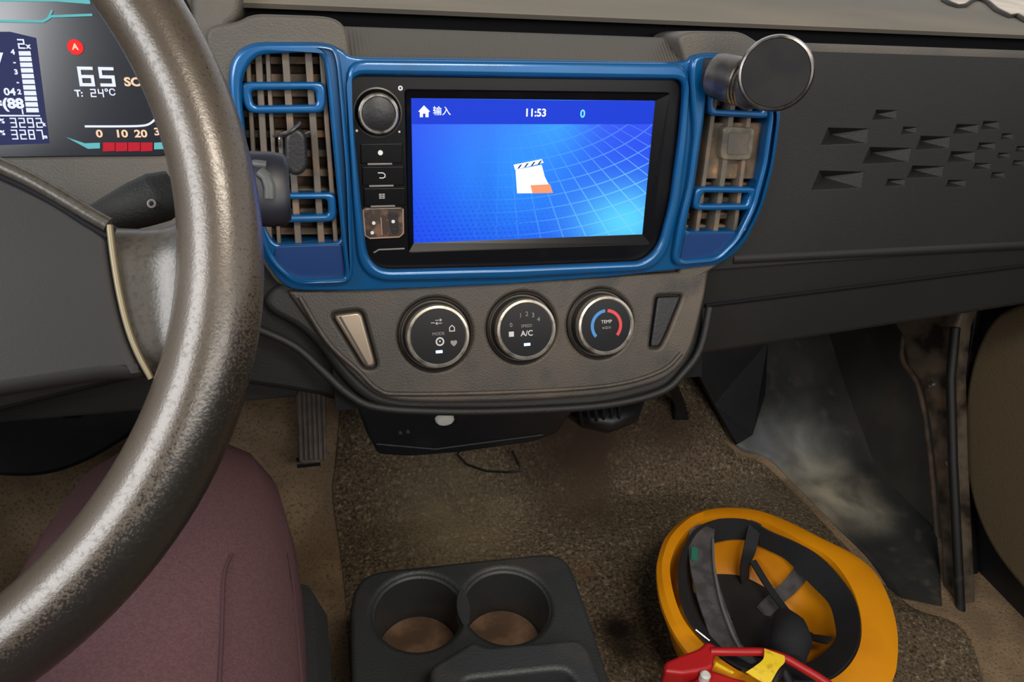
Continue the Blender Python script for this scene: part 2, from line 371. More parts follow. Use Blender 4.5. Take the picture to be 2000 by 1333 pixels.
cp2 = sheet('footwell_carpet', [(-200, 700), (-200, 900), (-150, 1500)], [(700, 560), (676, 760), (664, 900), (660, 960), (678, 1100), (700, 1333), (710, 1500)], .010, .009, M_CARPET2, wob=.004)
tag(cp2, 'smoother tan worn carpet of the driver footwell around the long pedal', 'carpet')
tube_o = mk('floor_cable', tube_me('floor_cable', [floorpt(a, b, hh) for a, b, hh in [(905, 872, .05), (893, 888, .035), (912, 908, .027), (950, 921, .025), (990, 923, .025), (1018, 920, .025), (1012, 905, .03), (1000, 882, .05)]], .0018, n=6), M_BLACK)
tag(tube_o, 'thin black loop of cable lying on the carpet below the black box', 'cable')

# ------------------------------------------------------------------ dashboard
db = thing('dashboard', 'wide grey and black moulded plastic dashboard across the cab', 'dashboard', (0, .05, .55))
a0 = row(27, .06); zf = row(-14, .40, 2000)[1]; 
extrx('top_pad', [(.10, a0[1] - .004), (.064, a0[1] - .004), a0, (.064, a0[1] + .002), (.40, zf), (.72, zf + .01), (.72, .80), (.3, .76), (.10, .77)], -.25, XR, M_TOP, db)
extrx('top_pad', [(.13, a0[1] - .03), (.13, a0[1] - .002), (.40, zf), (.72, zf + .01), (.72, .80), (.3, .76)], XL, -.25, M_TOP, db)
extrx('groove', [(.048, a0[1] - .05), (.085, a0[1] - .03), (.085, a0[1] - .001), (.3, a0[1] - .001), (.3, .70), (.048, .72)], -.25, XR, M_GROOVE, db)
l0 = D.w(0, .086, -.004); l1 = row(63, .046)
M_RIB, nt_, b_ = new_mat('ribbed_grey_plastic'); b_.inputs['Base Color'].default_value = (*s2l((76, 73, 68)), 1); b_.inputs['Roughness'].default_value = .55
tc_ = nt_.nodes.new('ShaderNodeTexCoord'); wv_ = nt_.nodes.new('ShaderNodeTexWave'); wv_.inputs['Scale'].default_value = 110; wv_.bands_direction = 'X'
bp_ = nt_.nodes.new('ShaderNodeBump'); bp_.inputs['Strength'].default_value = .35; bp_.inputs['Distance'].default_value = .002
nt_.links.new(tc_.outputs['Object'], wv_.inputs[0]); nt_.links.new(wv_.outputs['Fac'], bp_.inputs['Height']); nt_.links.new(bp_.outputs[0], b_.inputs['Normal'])
xa, xb = D.p(676, 100)[0], D.p(1350, 100)[0]
extrx('centre_ledge', [(l0.y, l0.z - .01), (l0.y, l0.z), (l1[0] - .006, l1[1] - .001), l1, (l1[0] + .004, l1[1] - .004), (.06, .77), (.04, .75)], xa, xb, M_RIB, db)
# right hand panel with recessed facets
def fq(x0, y0, x1, y1, lean=.12):
    dx = (x1 - x0) * lean
    return [(x0 + dx, y0), (x1, y0 + (y1 - y0) * .06), (x1 - dx * .6, y1 - (y1 - y0) * .1), (x0 - dx * .3, y1)]
FAC = [(1607, 250, 1698, 283), (1706, 215, 1753, 234), (1761, 248, 1792, 262), (1791, 266, 1857, 292), (1863, 243, 1913, 262), (1917, 237, 1953, 253),
       (1955, 261, 1980, 273), (1909, 279, 1945, 293), (1948, 299, 1973, 310), (1984, 286, 2010, 297), (1688, 288, 1781, 320), (1852, 296, 1906, 317),
       (1901, 319, 1935, 331), (1774, 324, 1844, 348), (1589, 334, 1688, 371), (1730, 350, 1769, 364), (1848, 352, 1888, 366), (1935, 337, 1964, 349), (1977, 314, 2002, 325),
       (2012, 262, 2040, 276), (2022, 300, 2050, 312)]
RP = tilted(D.w(0, 0, -.010), 10.49)
pu = RP.px([(1395, 98), (2000, 112)]); vtop = (RP.p(1600, 101)[1] + RP.p(2000, 112)[1]) / 2
xr = .79
holes = []; 
for f in FAC: holes.append(RP.px(fq(*f)))
plate('passenger_panel', RP, rnd([(xr, -.083)] + RP.px([(1385, 528), (1440, 480), (1478, 410), (1498, 321), (1512, 225), (1500, 130), (1482, 102)]) + [(RP.p(1482, 98)[0], vtop), (xr, vtop)], .003), -.03, 0, M_DASHD, db, holes=holes, bev=.0006, bres=1)
for hq in holes:
    z = Vector((*hq[0], 0)) * .42 + Vector((*hq[1], 0)) * .06 + Vector((*hq[2], 0)) * .12 + Vector((*hq[3], 0)) * .40
    wdt = (Vector(hq[1]) - Vector(hq[0])).length
    cx = z.x + wdt * .22; cy = (hq[0][1] + hq[3][1]) / 2
    vs = [(a, b, -.0004) for a, b in hq] + [(cx, cy, -.0004 - min(.016, wdt * .34))]
    mk('facet', mesh('facet', vs, [(0, 1, 4), (1, 2, 4), (2, 3, 4), (3, 0, 4)], False), M_DASHD, db, RP.M)
# rounded shoulder between the panel and the groove
q1 = RP.w(0, vtop, 0); sh = row(84, .050, 1600)
extrx('shoulder', [(q1.y, q1.z), (q1.y + .002, q1.z + .006), (q1.y + .012, sh[1] - .002), (.045, sh[1]), (.052, sh[1] - .002), (.07, .76), (.04, .72)], .13, XR, M_DASH, db)
# glovebox part
gl = G.px([(1375, 560), (1330, 690), (2000, 596), (2000, 485)])
gx = lambda py_, px_: G.p(px_, py_)
A = G.p(1345, 700); B = G.p(2000, 598); sl = (B[1] - A[1]) / (B[0] - A[0])
gb = [(.13, .0), (xr, .0), (xr, A[1] + sl * (xr - A[0])), (A[0] - .02, A[1] - sl * .02), (.13, A[1] + .02)]
plate('glovebox_lid', G, rnd(gb, .008), -.06, 0, M_DASHD, db, bev=.006, bres=3)
A2 = G.p(1380, 600, .004); B2 = G.p(2000, 522, .004)
mk('lid_seam', tube_me('lid_seam', [G.w(A2[0], A2[1], .001), G.w(B2[0], B2[1], .001), G.w(xr, B2[1] + .003, .001)], .0022, n=6), M_GROOVE, db)
mk('crease', tube_me('crease', [RP.w(.2, -.086, -.004), RP.w(xr, -.086, -.004)], .006, n=8), M_DASHD, db)
# hoods behind the pods
lh = rnd(D.px([(400, 50), (462, 45), (492, 27), (640, 32), (668, 44), (680, 72), (686, 140), (700, 560), (545, 560), (440, 400)], -.002), .010)
VL = [(470, 150), (497, 106), (632, 99), (640, 150), (655, 313), (668, 474), (536, 479), (505, 420), (482, 290), (470, 200)]
VR = [(1389, 118), (1480, 120), (1503, 222), (1490, 313), (1475, 391), (1455, 452), (1338, 453), (1358, 364), (1377, 227)]
plate('vent_hood', D, lh, -.05, .002, M_DASH, db, holes=[rnd(D.px(VL, .002), .006)], bev=.003, bres=3)
rh = rnd(D.px([(1322, 560), (1345, 150), (1318, 72), (1345, 60), (1445, 62), (1480, 84), (1500, 110), (1514, 150), (1516, 230), (1500, 330), (1478, 420), (1440, 490), (1400, 515), (1380, 530)], -.002), .008)
plate('vent_hood', D, rh, -.05, .002, M_DASH, db, holes=[rnd(D.px(VR, .002), .006)], bev=.003, bres=3)
boxm('stack_core', -.20, .20, .075, .30, .55, .77, M_BLACK, db)
# lower dash body on the driver side and under the heater panel
ll = [(XL, -.084), (-.15, -.084), (-.15, -.16)] + G.px([(640, 790), (560, 770), (480, 752), (400, 748), (300, 735)]) + [(XL, -.20)]
plate('lower_cover', tilted(D.w(0, -.084, -.012), 10), [(a, b + .0) for a, b in [(XL, .02), (-.14, .02), (-.12, -.07)]] + tilted(D.w(0, -.084, -.012), 10).px([(700, 800), (620, 775), (560, 765), (470, 752), (380, 745), (300, 735)]) + [(XL, -.17)], -.09, 0, M_DASHD, db, bev=.006)
CT = Fr((0, .20, .40), (1, 0, 0), (0, .3, 1))
plate('column_trim', CT, rnd(CT.px([(-60, 700), (330, 700), (330, 752), (318, 800), (262, 850), (180, 900), (118, 925), (60, 935), (-60, 930)]), .015), -.03, 0, M_BLACK, db, bev=.006)
lp = [(545, 545), (1400, 500), (1385, 560), (1362, 690), (1322, 745), (1290, 768), (1180, 796), (1000, 806), (780, 806), (722, 792), (672, 750), (600, 650), (500, 600)]
plate('heater_surround', K, rnd(K.px(lp, -.006), .02), -.045, -.006, M_DASHD, db, bev=.006, bres=3)
tb_ = [K.W(a, b, -.004) for a, b in [(478, 636), (520, 650), (580, 680), (630, 725), (680, 770), (735, 796), (850, 804), (1000, 803), (1180, 792), (1290, 766), (1335, 728), (1368, 680), (1386, 600)]]
mk('lower_lip', tube_me('lower_lip', crv(tb_, 5), .0036, n=8), M_DASHD, db)

# ------------------------------------------------------------------ heater panel
hp_ = [(560, 568), (1385, 528), (1378, 575), (1350, 690), (1305, 742), (1200, 772), (1000, 786), (790, 788), (735, 775), (690, 735), (640, 680)]
ht = thing('heater_control_panel', 'dusty grey heater panel with three round dials below the blue trim', 'control panel', K.w(0, -.06, 0))
sw1 = [(644, 613), (708, 605), (738, 714), (730, 722), (710, 721)]
sw2 = [(1281, 578), (1335, 576), (1304, 655), (1290, 681), (1268, 683)]
dials = [(851, 654, 62), (1020, 641, 60), (1173, 633, 58)]
kn = [K.p(a, b) for a, b, r in dials]
holes = [rnd(K.px(sw1), .006), rnd(K.px(sw2), .004)] + [circ(u, v, .0312) for u, v in kn]
plate('panel', K, rnd(K.px(hp_), [.004, .004, .01, .02, .02, .03, .03, .03, .03, .03, .02]), -.012, 0, M_LOW, ht, holes=holes, bev=.003, bres=3)
inner = K.px([(585, 580), (640, 668), (700, 725), (740, 762), (790, 770), (1000, 766), (1190, 753), (1290, 725), (1330, 690)], .0)
mk('raised_bead', tube_me('raised_bead', crv([K.w(a, b, .0002) for a, b in inner], 6), .0022, n=8), M_LOW, ht)
s1 = plate('switch', K, rnd(K.px([(650, 616), (705, 609), (733, 711), (726, 717), (712, 716)]), .005), -.010, .001, M_CHROME if 0 else mat('polished_grey_switch', (140, 126, 110), .28, .5), ht, bev=.002, bres=3)
s1['label'] = 'shiny grey blank switch'
mk('ridge', strip_me('ridge', [K.W(662, 620, .0015), K.W(716, 712, .0015)], [K.W(666, 618, .0015), K.W(719, 711, .0015)], .002), M_LOW, s1)
s2 = plate('switch', K, rnd(K.px([(1286, 581), (1331, 579), (1301, 652), (1289, 677), (1272, 679)]), .003), -.010, -.001, M_BLACK, ht, bev=.0015); s2['label'] = 'matt black blank switch'
boxm('switch_back', -.17, .17, -.105, -.02, -.03, -.0125, M_GROOVE, ht, Fm=K)
def dial(i, u, v, lab):
    off = 0.012                                             # dials stand proud, shown shifted towards the camera side
    base = lathe('dial', K, u, v, [(.0312, -.012), (.0312, .0005), (.0300, .0018), (.0288, -.001), (.0275, -.001), (.0262, .010)], M_LOWD, ht)
    base['label'] = lab
    lathe('chrome_ring', K, u, v, [(.0266, .002), (.0264, .0115), (.0256, .0138), (.0236, .0142), (.0226, .0132), (.0224, .010)], M_RING, base, cap=False)
    lathe('face', K, u, v, [(.0225, .008), (.0225, .0134), (.001, .0134)], M_PIANO, base)
    return base
b1 = dial(0, *kn[0], 'airflow direction dial, leftmost of the three')
b2 = dial(1, *kn[1], 'fan speed dial with numbers, middle of the three')
b3 = dial(2, *kn[2], 'temperature dial with a blue and a red arc')
fz = .0138
def arcplate(name, u, v, r0, r1, a0, a1, m, par, h=fz):
    n = 20; vs = []; fs = []
    for k in range(n + 1):
        a = math.radians(a0 + (a1 - a0) * k / n)
        for r in (r0, r1):
            vs.append((u + r * math.cos(a), v + r * math.sin(a), h)); vs.append((u + r * math.cos(a), v + r * math.sin(a), h - .0004))
    for k in range(n):
        a = k * 4; b = a + 4; fs += [(a, a + 2, b + 2, b), (a + 1, b + 1, b + 3, a + 3), (a, b, b + 1, a + 1), (a + 2, a + 3, b + 3, b + 2)]
    fs += [(0, 1, 3, 2), (n * 4, n * 4 + 2, n * 4 + 3, n * 4 + 1)]
    return mk(name, mesh(name, vs, fs, False), m, par, K.M)
for (bb, (u, v)) in ((b1, kn[0]), (b2, kn[1])):
    boxm('led', u - .0028, u + .0028, v - .0136, v - .0112, fz - .0004, fz + .0003, E_BLED, bb, Fm=K, bev=.0002)
u, v = kn[0]
lathe('centre_symbol', K, u + .001, v - .004, [(.0036, fz - .0002), (.0036, fz + .0002), (.0024, fz + .0002), (.0024, fz - .0002)], M_PRINT, b1, n=20, cap=False)
text('print', '•', K, u + .001, v - .004, .006, M_PRINT, fz, b1)
text('print', 'MODE', K, u, v + .0025, .0036, M_PRINTD, fz, b1)
text('print', '~⇄', K, u - .001, v + .012, .006, M_PRINT, fz, b1)
text('print', '⌂', K, u + .0115, v + .006, .0075, M_PRINT, fz, b1, bold=.0001)
text('print', '♥', K, u + .0125, v - .0065, .005, M_PRINTD, fz, b1)
u, v = kn[1]
for s_, a in (('1', 112), ('2', 88), ('3', 64), ('4', 38)): text('print', s_, K, u + .0135 * math.cos(math.radians(a)), v + .0135 * math.sin(math.radians(a)), .0055, M_PRINTD, fz, b2)
text('print', '0', K, u - .0135, v + .005, .005, M_PRINTD, fz, b2); text('print', '■', K, u - .0135, v - .003, .006, M_PRINT, fz, b2)
text('print', 'SPEED', K, u, v + .0035, .0036, M_PRINTD, fz, b2); text('print', 'A/C', K, u, v - .003, .0065, M_PRINT, fz, b2, bold=.0001)
u, v = kn[2]
arcplate('blue_arc', u, v, .0118, .0146, 95, 222, M_BLU2, b3); arcplate('red_arc', u, v, .0118, .0146, -42, 85, M_RED2, b3)
text('print', 'TEMP', K, u, v + .0035, .0042, M_PRINT, fz, b3); text('print', '=≡=', K, u, v - .002, .005, M_PRINTD, fz, b3)

# ------------------------------------------------------------------ blue trim with two vent pods
bt = thing('blue_trim_frame', 'glossy blue plastic trim framing the screen and both air vents', 'trim frame', S)
H1 = .012
out_ = [(445, 150), (452, 112), (486, 82), (640, 82), (672, 100), (684, 112), (1000, 116), (1343, 122), (1352, 106), (1400, 102), (1500, 120), (1528, 215),
        (1514, 321), (1490, 410), (1454, 480), (1410, 517), (1320, 528), (1200, 541), (1000, 556), (850, 563), (700, 570), (560, 568), (512, 505), (478, 350), (448, 210)]
vl = [(470, 150), (497, 106), (632, 99), (640, 150), (655, 313), (668, 474), (536, 479), (505, 420), (482, 290), (470, 200)]
vr = [(1389, 118), (1480, 120), (1503, 222), (1490, 313), (1475, 391), (1455, 452), (1338, 453), (1358, 364), (1377, 227)]
hu = [(683, 148), (1342, 157), (1333, 260), (1315, 400), (1292, 485), (1262, 516), (1000, 526), (742, 532), (715, 505), (703, 400), (690, 260)]
ro = lambda P, r, h=0: rnd(D.px(P, h), r)
plate('frame', D, ro(out_, .012, .006), -.02, .006, M_BLUE, bt, holes=[ro(vl, .006, .006), ro(vr, .006, .006), ro(hu, .010, .006)], bev=.002, bres=3)
def inset_ring(name, outer, inner, h0, h1, r0, r1, bev): return plate(name, D, ro(outer, r0, h1), h0, h1, M_BLUE, bt, holes=[ro(inner, r1, h1)], bev=bev, bres=4)
inset_ring('pod_rim', [(446, 150), (456, 108), (488, 84), (640, 84), (664, 98), (672, 180), (684, 330), (692, 545), (672, 556), (570, 556), (520, 510), (484, 350), (450, 210)],
           [(472, 150), (499, 107), (630, 101), (638, 150), (654, 320), (668, 470), (676, 540), (668, 545), (576, 547), (534, 505), (505, 420), (482, 290), (472, 200)], .004, .0135, .012, .008, .003)
inset_ring('pod_rim', [(1352, 108), (1400, 104), (1500, 122), (1526, 218), (1512, 321), (1488, 410), (1452, 478), (1409, 512), (1312, 522), (1326, 440), (1345, 364), (1358, 260), (1350, 160)],
           [(1389, 118), (1470, 122), (1506, 220), (1492, 321), (1470, 405), (1440, 465), (1402, 503), (1326, 510), (1342, 440), (1358, 364), (1377, 227)], .004, .0125, .012, .008, .003)
inset_ring('screen_rim', [(676, 116), (1348, 124), (1347, 260), (1330, 400), (1305, 500), (1272, 530), (1000, 546), (735, 552), (700, 520), (690, 400), (680, 260)],
           [(685, 146), (1340, 155), (1331, 260), (1312, 400), (1290, 483), (1260, 513), (1000, 524), (744, 530), (718, 503), (706, 400), (693, 260)], .003, .0115, .014, .010, .0035)
plate('lower_pocket', D, ro([(536, 481), (668, 477), (676, 540), (576, 546), (535, 505)], .004, .006), .0, .0068, M_NAVY, bt, bev=.0008)
plate('lower_pocket', D, ro([(1338, 455), (1454, 455), (1400, 505), (1326, 512)], .004, .006), .0, .0068, M_NAVY, bt, bev=.0008)

# ------------------------------------------------------------------ air vents
def vent(lab, hole, vanes, rows_, rings, extra=None):
    c = D.px(hole); cu = sum(a for a, b in c) / len(c); cv = sum(b for a, b in c) / len(c)
    t = thing('air_vent', lab, 'air vent', D.w(cu, cv, 0), 'dashboard air vents')
    us = [a for a, b in c]; vs_ = [b for a, b in c]
    boxm('duct', min(us) - .004, max(us) + .004, min(vs_) - .003, max(vs_) + .003, -.045, -.030, M_VDARK, t, Fm=D)
    for (p0, p1, wd) in vanes:
        a = D.p(*p0, .002); b = D.p(*p1, .002); n = (Vector(b) - Vector(a)); s = Vector((-n.y, n.x)).normalized() * wd / 2
        plate('vane', D, rnd([(a[0] - s.x, a[1] - s.y), (b[0] - s.x, b[1] - s.y), (b[0] + s.x, b[1] + s.y), (a[0] + s.x, a[1] + s.y)], .0006, 2), -.022, .002, M_VANE, t, bev=.0007, bres=1)
    for (p0, p1, wd) in rows_:
        a = D.p(*p0, -.012); b = D.p(*p1, -.012)
        plate('cross_vane', D, [(a[0], a[1] - wd / 2), (b[0], b[1] - wd / 2), (b[0], b[1] + wd / 2), (a[0], a[1] + wd / 2)], -.029, -.012, M_VENT, t, bev=.0005, bres=1)
    for (o, i) in rings:
        plate('blue_ring', D, ro(o, .005, .008), -.004, .009, M_BLUE, t, holes=[ro(i, .003, .009)], bev=.0022, bres=3)
    return t
rows_l = [((466, y), (672, y + 0), .0052) for y in (118, 152, 182, 222, 262, 300, 338, 376, 414, 452)]
v1 = vent('dusty brown air vent left of the screen with two blue rings', vl,
     [((504, 104), (526, 476), .0046), ((522, 104), (545, 476), .003), ((557, 102), (583, 476), .005), ((602, 100), (628, 474), .005), ((628, 100), (656, 472), .0035), ((484, 120), (500, 400), .003)],
     rows_l, [([(470, 165), (482, 160), (628, 160), (637, 172), (637, 208), (628, 221), (500, 222), (484, 218), (473, 200)], [(490, 177), (616, 175), (619, 205), (495, 207)]),
              ([(490, 378), (648, 377), (656, 384), (658, 425), (648, 434), (500, 437)], [(505, 391), (640, 390), (642, 420), (510, 423)])])
rows_r = [((1336, y), (1505, y), .0055) for y in (134, 165, 200, 330, 362, 392, 422, 446)]
v2 = vent('tan dust-caked air vent right of the screen, below the round phone mount', vr,
     [((1408, 118), (1362, 452), .004), ((1444, 118), (1398, 452), .005), ((1478, 118), (1436, 452), .004)],
     rows_r, [([(1378, 150), (1500, 154), (1503, 228), (1494, 232), (1384, 226)], [(1394, 160), (1490, 163), (1490, 218), (1396, 214)]),
              ([(1366, 365), (1474, 366), (1480, 374), (1470, 404), (1462, 411), (1360, 411), (1353, 404), (1358, 372)], [(1374, 377), (1466, 378), (1459, 399), (1366, 400)])])
fl_ = plate('dust_flap', D, ro([(1386, 240), (1496, 240), (1486, 350), (1370, 350)], .002, -.004), -.012, -.004, M_VENT, v2, bev=.001)
lv = plate('louvre_lever', D, ro([(1414, 247), (1476, 250), (1470, 306), (1462, 314), (1412, 313), (1408, 300)], .004, .004), -.006, .004, mat('clear_grey_lever', (124, 114, 98), .3, 0, c2=(84, 78, 68), scale=60), v2, bev=.0015)
plate('lever_window', D, ro([(1424, 260), (1464, 261), (1460, 302), (1420, 302)], .002, .0045), .002, .0048, M_VANE, lv, bev=.0004)

# ------------------------------------------------------------------ head unit
un = thing('car_radio', 'black touchscreen car radio with a lit blue display', 'radio', S)
scr = [(803, 192), (1280, 197), (1255, 458), (808, 475)]
plate('fascia', D, ro([(680, 145), (1345, 154), (1336, 260), (1318, 400), (1296, 487), (1264, 519), (1000, 530), (740, 536), (711, 507), (699, 400), (686, 260)], .010, .003), -.012, .003, M_PIANO, un,
      holes=[ro([(793, 178), (1306, 184), (1268, 474), (800, 490)], .002, .003)], bev=.0015)
plate('screen_bezel', D, ro([(788, 174), (1310, 180), (1272, 478), (796, 494)], .002, .003), -.014, -.001, M_BLACK, un, holes=[ro(scr, .0005, 0)], bev=.0008)
# bevel frame around the glass
so = [D.w(*D.p(a, b, .0035), .0035) for a, b in [(793, 177), (1308, 184), (1270, 476), (799, 492)]]; si = [D.w(*D.p(a, b), 0) for a, b in scr]
M_SCR, nt, b = new_mat('touchscreen_picture'); L = nt.links
b.inputs['Base Color'].default_value = (.01, .01, .015, 1); b.inputs['Roughness'].default_value = .25
def nd(t, **k):
    n = nt.nodes.new(t)
    for a, v in k.items(): setattr(n, a, v)
    return n
def mth(op, a, bb=None, c=None, clamp=False):
    n = nd('ShaderNodeMath', operation=op, use_clamp=clamp)
    for i, v in enumerate((a, bb, c)):
        if v is None: continue
        if isinstance(v, (int, float)): n.inputs[i].default_value = v
        else: L.new(v, n.inputs[i])
    return n.outputs[0]
tc = nd('ShaderNodeTexCoord'); sp = nd('ShaderNodeSeparateXYZ'); L.new(tc.outputs['Object'], sp.inputs[0])
sw, sh_ = .2, .111
X = mth('ADD', mth('DIVIDE', sp.outputs[0], sw), .5); Y = mth('ADD', mth('DIVIDE', sp.outputs[1], sh_), .5)   # 0..1 on the glass
def gauss(x0, y0, sxx, syy, st):
    dx = mth('DIVIDE', mth('SUBTRACT', X, x0), sxx); dy = mth('DIVIDE', mth('SUBTRACT', Y, y0), syy)
    r2 = mth('ADD', mth('MULTIPLY', dx, dx), mth('MULTIPLY', dy, dy)); return mth('MULTIPLY', mth('EXPONENT', mth('MULTIPLY', r2, -1)), st)
def mixc(f, A, B):
    m_ = nd('ShaderNodeMix', data_type='RGBA'); L.new(f, m_.inputs[0])
    if isinstance(A, tuple): m_.inputs[6].default_value = (*s2l(A), 1)
    else: L.new(A, m_.inputs[6])
    m_.inputs[7].default_value = (*s2l(B), 1); return m_.outputs[2]
c_ = mixc(gauss(.40, .55, .30, .55, .95), (6, 62, 232), (22, 138, 246))
c_ = mixc(gauss(.58, .85, .12, .25, .55), c_, (26, 170, 250))
c_ = mixc(gauss(.92, .10, .22, .28, .85), c_, (92, 220, 246))
c_ = mixc(gauss(.30, .42, .06, .5, .35), c_, (10, 90, 225))
# curved grid on the right
xs = mth('SUBTRACT', X, .35); ys = mth('SUBTRACT', Y, 1.25)
ang = mth('ARCTAN2', ys, xs); rad_ = mth('SQRT', mth('ADD', mth('MULTIPLY', xs, xs), mth('MULTIPLY', ys, ys)))
def lines(val, freq, wdt):
    s = mth('ABSOLUTE', mth('SUBTRACT', mth('FRACT', mth('MULTIPLY', val, freq)), .5)); return mth('LESS_THAN', s, wdt)
diag1 = mth('ADD', mth('MULTIPLY', X, .9), mth('ADD', mth('MULTIPLY', Y, .75), mth('MULTIPLY', mth('MULTIPLY', X, Y), .3)))
g = mth('MAXIMUM', lines(ang, 13, .035), lines(rad_, 11, .04))
g = mth('MULTIPLY', g, mth('ADD', gauss(1.0, .25, .42, .5, .75), 0, clamp=True))
c_ = mixc(g, c_, (120, 205, 250))
# small hatching lower left
hx = lines(mth('ADD', X, mth('MULTIPLY', Y, .25)), 42, .2); hy = lines(Y, 30, .2)
h_ = mth('MULTIPLY', mth('MULTIPLY', hx, hy), gauss(.12, .0, .42, .35, .5)); c_ = mixc(h_, c_, (4, 40, 160))
L.new(c_, b.inputs['Emission Color']); b.inputs['Emission Strength'].default_value = .95
gsc = plate('screen', D, D.px([(802, 191), (1281, 196), (1256, 459), (807, 476)]), -.003, -.0012, M_SCR, un, bev=.0001, bres=0)
q4 = D.px([(803, 193), (1279, 198), (1276, 243), (805, 243)])
plate('status_bar', D, q4, -.0012, -.0010, E_BAR, gsc, bev=.00003, bres=0)
hS = -.0008
def st(s, px, py, size, m=E_SW, bold=0.0002): u, v = D.p(px, py, hS); return text('screen_text', s, D, u, v, size, m, hS, gsc, bold=bold)
st('输入', 863, 218, .0070, bold=.00004); st('11:53', 1046, 221, .0082); st('0', 1138, 223, .0085, E_SCY)
home = D.px([(828, 206), (840, 218), (837, 219), (837, 229), (831, 229), (831, 222), (826, 222), (826, 229), (820, 229), (820, 219), (817, 218)], hS)
plate('home_icon', D, home, hS - .0001, hS + .0001, E_SW, gsc, bev=.00002, bres=0)
ic = D.px([(1007, 332), (1058, 322), (1064, 345), (1080, 377), (1010, 378)], hS)
plate('clapper_icon', D, ic, hS - .0001, hS, E_SW, gsc, bev=.00002, bres=0)
plate('clapper_icon', D, D.px([(1036, 362), (1074, 360), (1080, 377), (1040, 378)], hS), hS, hS + .0001, E_SOR, gsc, bev=.00002, bres=0)
plate('clapper_icon', D, D.px([(1003, 322), (1058, 311), (1062, 318), (1006, 332)], hS), hS, hS + .0001, E_SW, gsc, bev=.00002, bres=0)
for k in range(4):
    x0 = 1010 + k * 13; y0 = 330 - k * 2.6
    plate('clapper_icon', D, D.px([(x0, y0), (x0 + 6, y0 - 8), (x0 + 10, y0 - 9), (x0 + 4, y0 - 1)], hS), hS + .0001, hS + .0002, E_SDK, gsc, bev=.00002, bres=0)
for k in range(4):   # bevelled frame faces
    j = (k + 1) % 4
    mk('screen_edge', mesh('screen_edge', [so[k], so[j], si[j], si[k], so[k] - D.n * .004, so[j] - D.n * .004], [(0, 1, 2, 3), (0, 1, 5, 4)], False), M_PIANO, un)
u, v = D.p(738, 221, .006)
vk = lathe('volume_knob', D, u, v, [(.0178, .002), (.0178, .0036), (.0165, .0042), (.0150, .0036), (.0150, .010), (.0142, .0115)], M_PIANO, un)
lathe('chrome_ring', D, u, v, [(.0150, .008), (.0147, .0128), (.0138, .0136), (.0125, .0136), (.0122, .012)], M_CHROME, vk, cap=False)
lathe('knob_cap', D, u, v, [(.0124, .008), (.0124, .0125), (.0115, .0131), (.001, .0131)], M_BLACK, vk)
lathe('outer_ring', D, u, v, [(.0182, .002), (.0180, .0046), (.0170, .0050), (.0165, .0040)], mat('dull_ring', (92, 88, 82), .35, .6), vk, cap=False)
for (s_, px, py, z_) in (('◦', 782, 172, .010), ('•', 697, 256, .006), ('•', 780, 258, .005)):
    u, v = D.p(px, py, .0032); text('print', s_, D, u, v, z_, M_PRINT, .0033, un, bold=.0002)
for k, (y0, y1, ch) in enumerate(((281, 320, '☀'), (326, 363, '⮌'), (368, 403, '▦'))):
    x0 = 704 + k * 3
    bu = plate('radio_button', D, ro([(x0, y0), (x0 + 82, y0 - 1), (x0 + 82, y1 - 1), (x0 + 1, y1)], .001, .004), -.001, .0042, M_PIANO, un, bev=.0006)
    u, v = D.p(743 + k * 1.5, (y0 + y1) / 2 - 2, .0044)
    if k == 1: 
        pts = [D.W(a, b_, .0045) for a, b_ in [(738, 338), (748, 338), (752, 341), (752, 346), (748, 348), (741, 348)]]
        mk('print', tube_me('print', pts, .0004, n=5), M_PRINT, bu)
    elif k == 0: lathe('print', D, u, v, [(.0019, .0042), (.0019, .0045), (.0002, .0045)], M_PRINT, bu, n=12)
    else:
        for dx in (-1, 1):
            for dy in (-1, 0, 1): boxm('print', u + dx * .0012 - .0010, u + dx * .0012 + .0010, v + dy * .0014 - .0005, v + dy * .0014 + .0005, .0042, .0045, M_PRINTD, bu, Fm=D)
    a = D.p(x0 + 14, y1 + 1, .005); c = D.p(x0 + 62, y1, .005)
    boxm('bar', a[0], c[0], a[1] - .0007, a[1] + .0007, .003, .0052, mat('bar_grey', (110, 106, 104), .4) if k == 0 else bpy.data.materials['bar_grey'], bu, Fm=D, bev=.0003)
sd = plate('port_cover', D, ro([(707, 407), (788, 405), (790, 458), (782, 465), (720, 468), (712, 462)], .003, .005), -.001, .005, mat('clear_worn_cover', (62, 52, 48), .3, 0, c2=(110, 84, 70), scale=130, amt=(.5, .65)), un, bev=.001)
mk('rim', tube_me('rim', [D.W(a, b_, .0052) for a, b_ in [(709, 410), (713, 460), (722, 466), (780, 463), (788, 456), (787, 408)]], .0006, n=6), mat('worn_rim', (150, 128, 112), .4), sd)
mk('rim', tube_me('rim', [D.W(a, b_, .0052) for a, b_ in [(744, 425), (746, 460)]], .0005, n=6), bpy.data.materials['worn_rim'], sd)
plate('slot', D, ro([(756, 415), (776, 413), (778, 456), (766, 458)], .003, .0052), .004, .0055, M_BLACK, sd, bev=.0003)
for px, py in ((730, 436), (768, 433), (727, 455)):
    u, v = D.p(px, py, .0056); lathe('print', D, u, v, [(.0014, .0050), (.0014, .0057), (.0002, .0057)], M_PRINT, sd, n=10)
mk('lip', tube_me('lip', [D.W(a, b_, .0035) for a, b_ in [(730, 494), (740, 488), (790, 486)]], .0007, n=6), bpy.data.materials['bar_grey'], un)

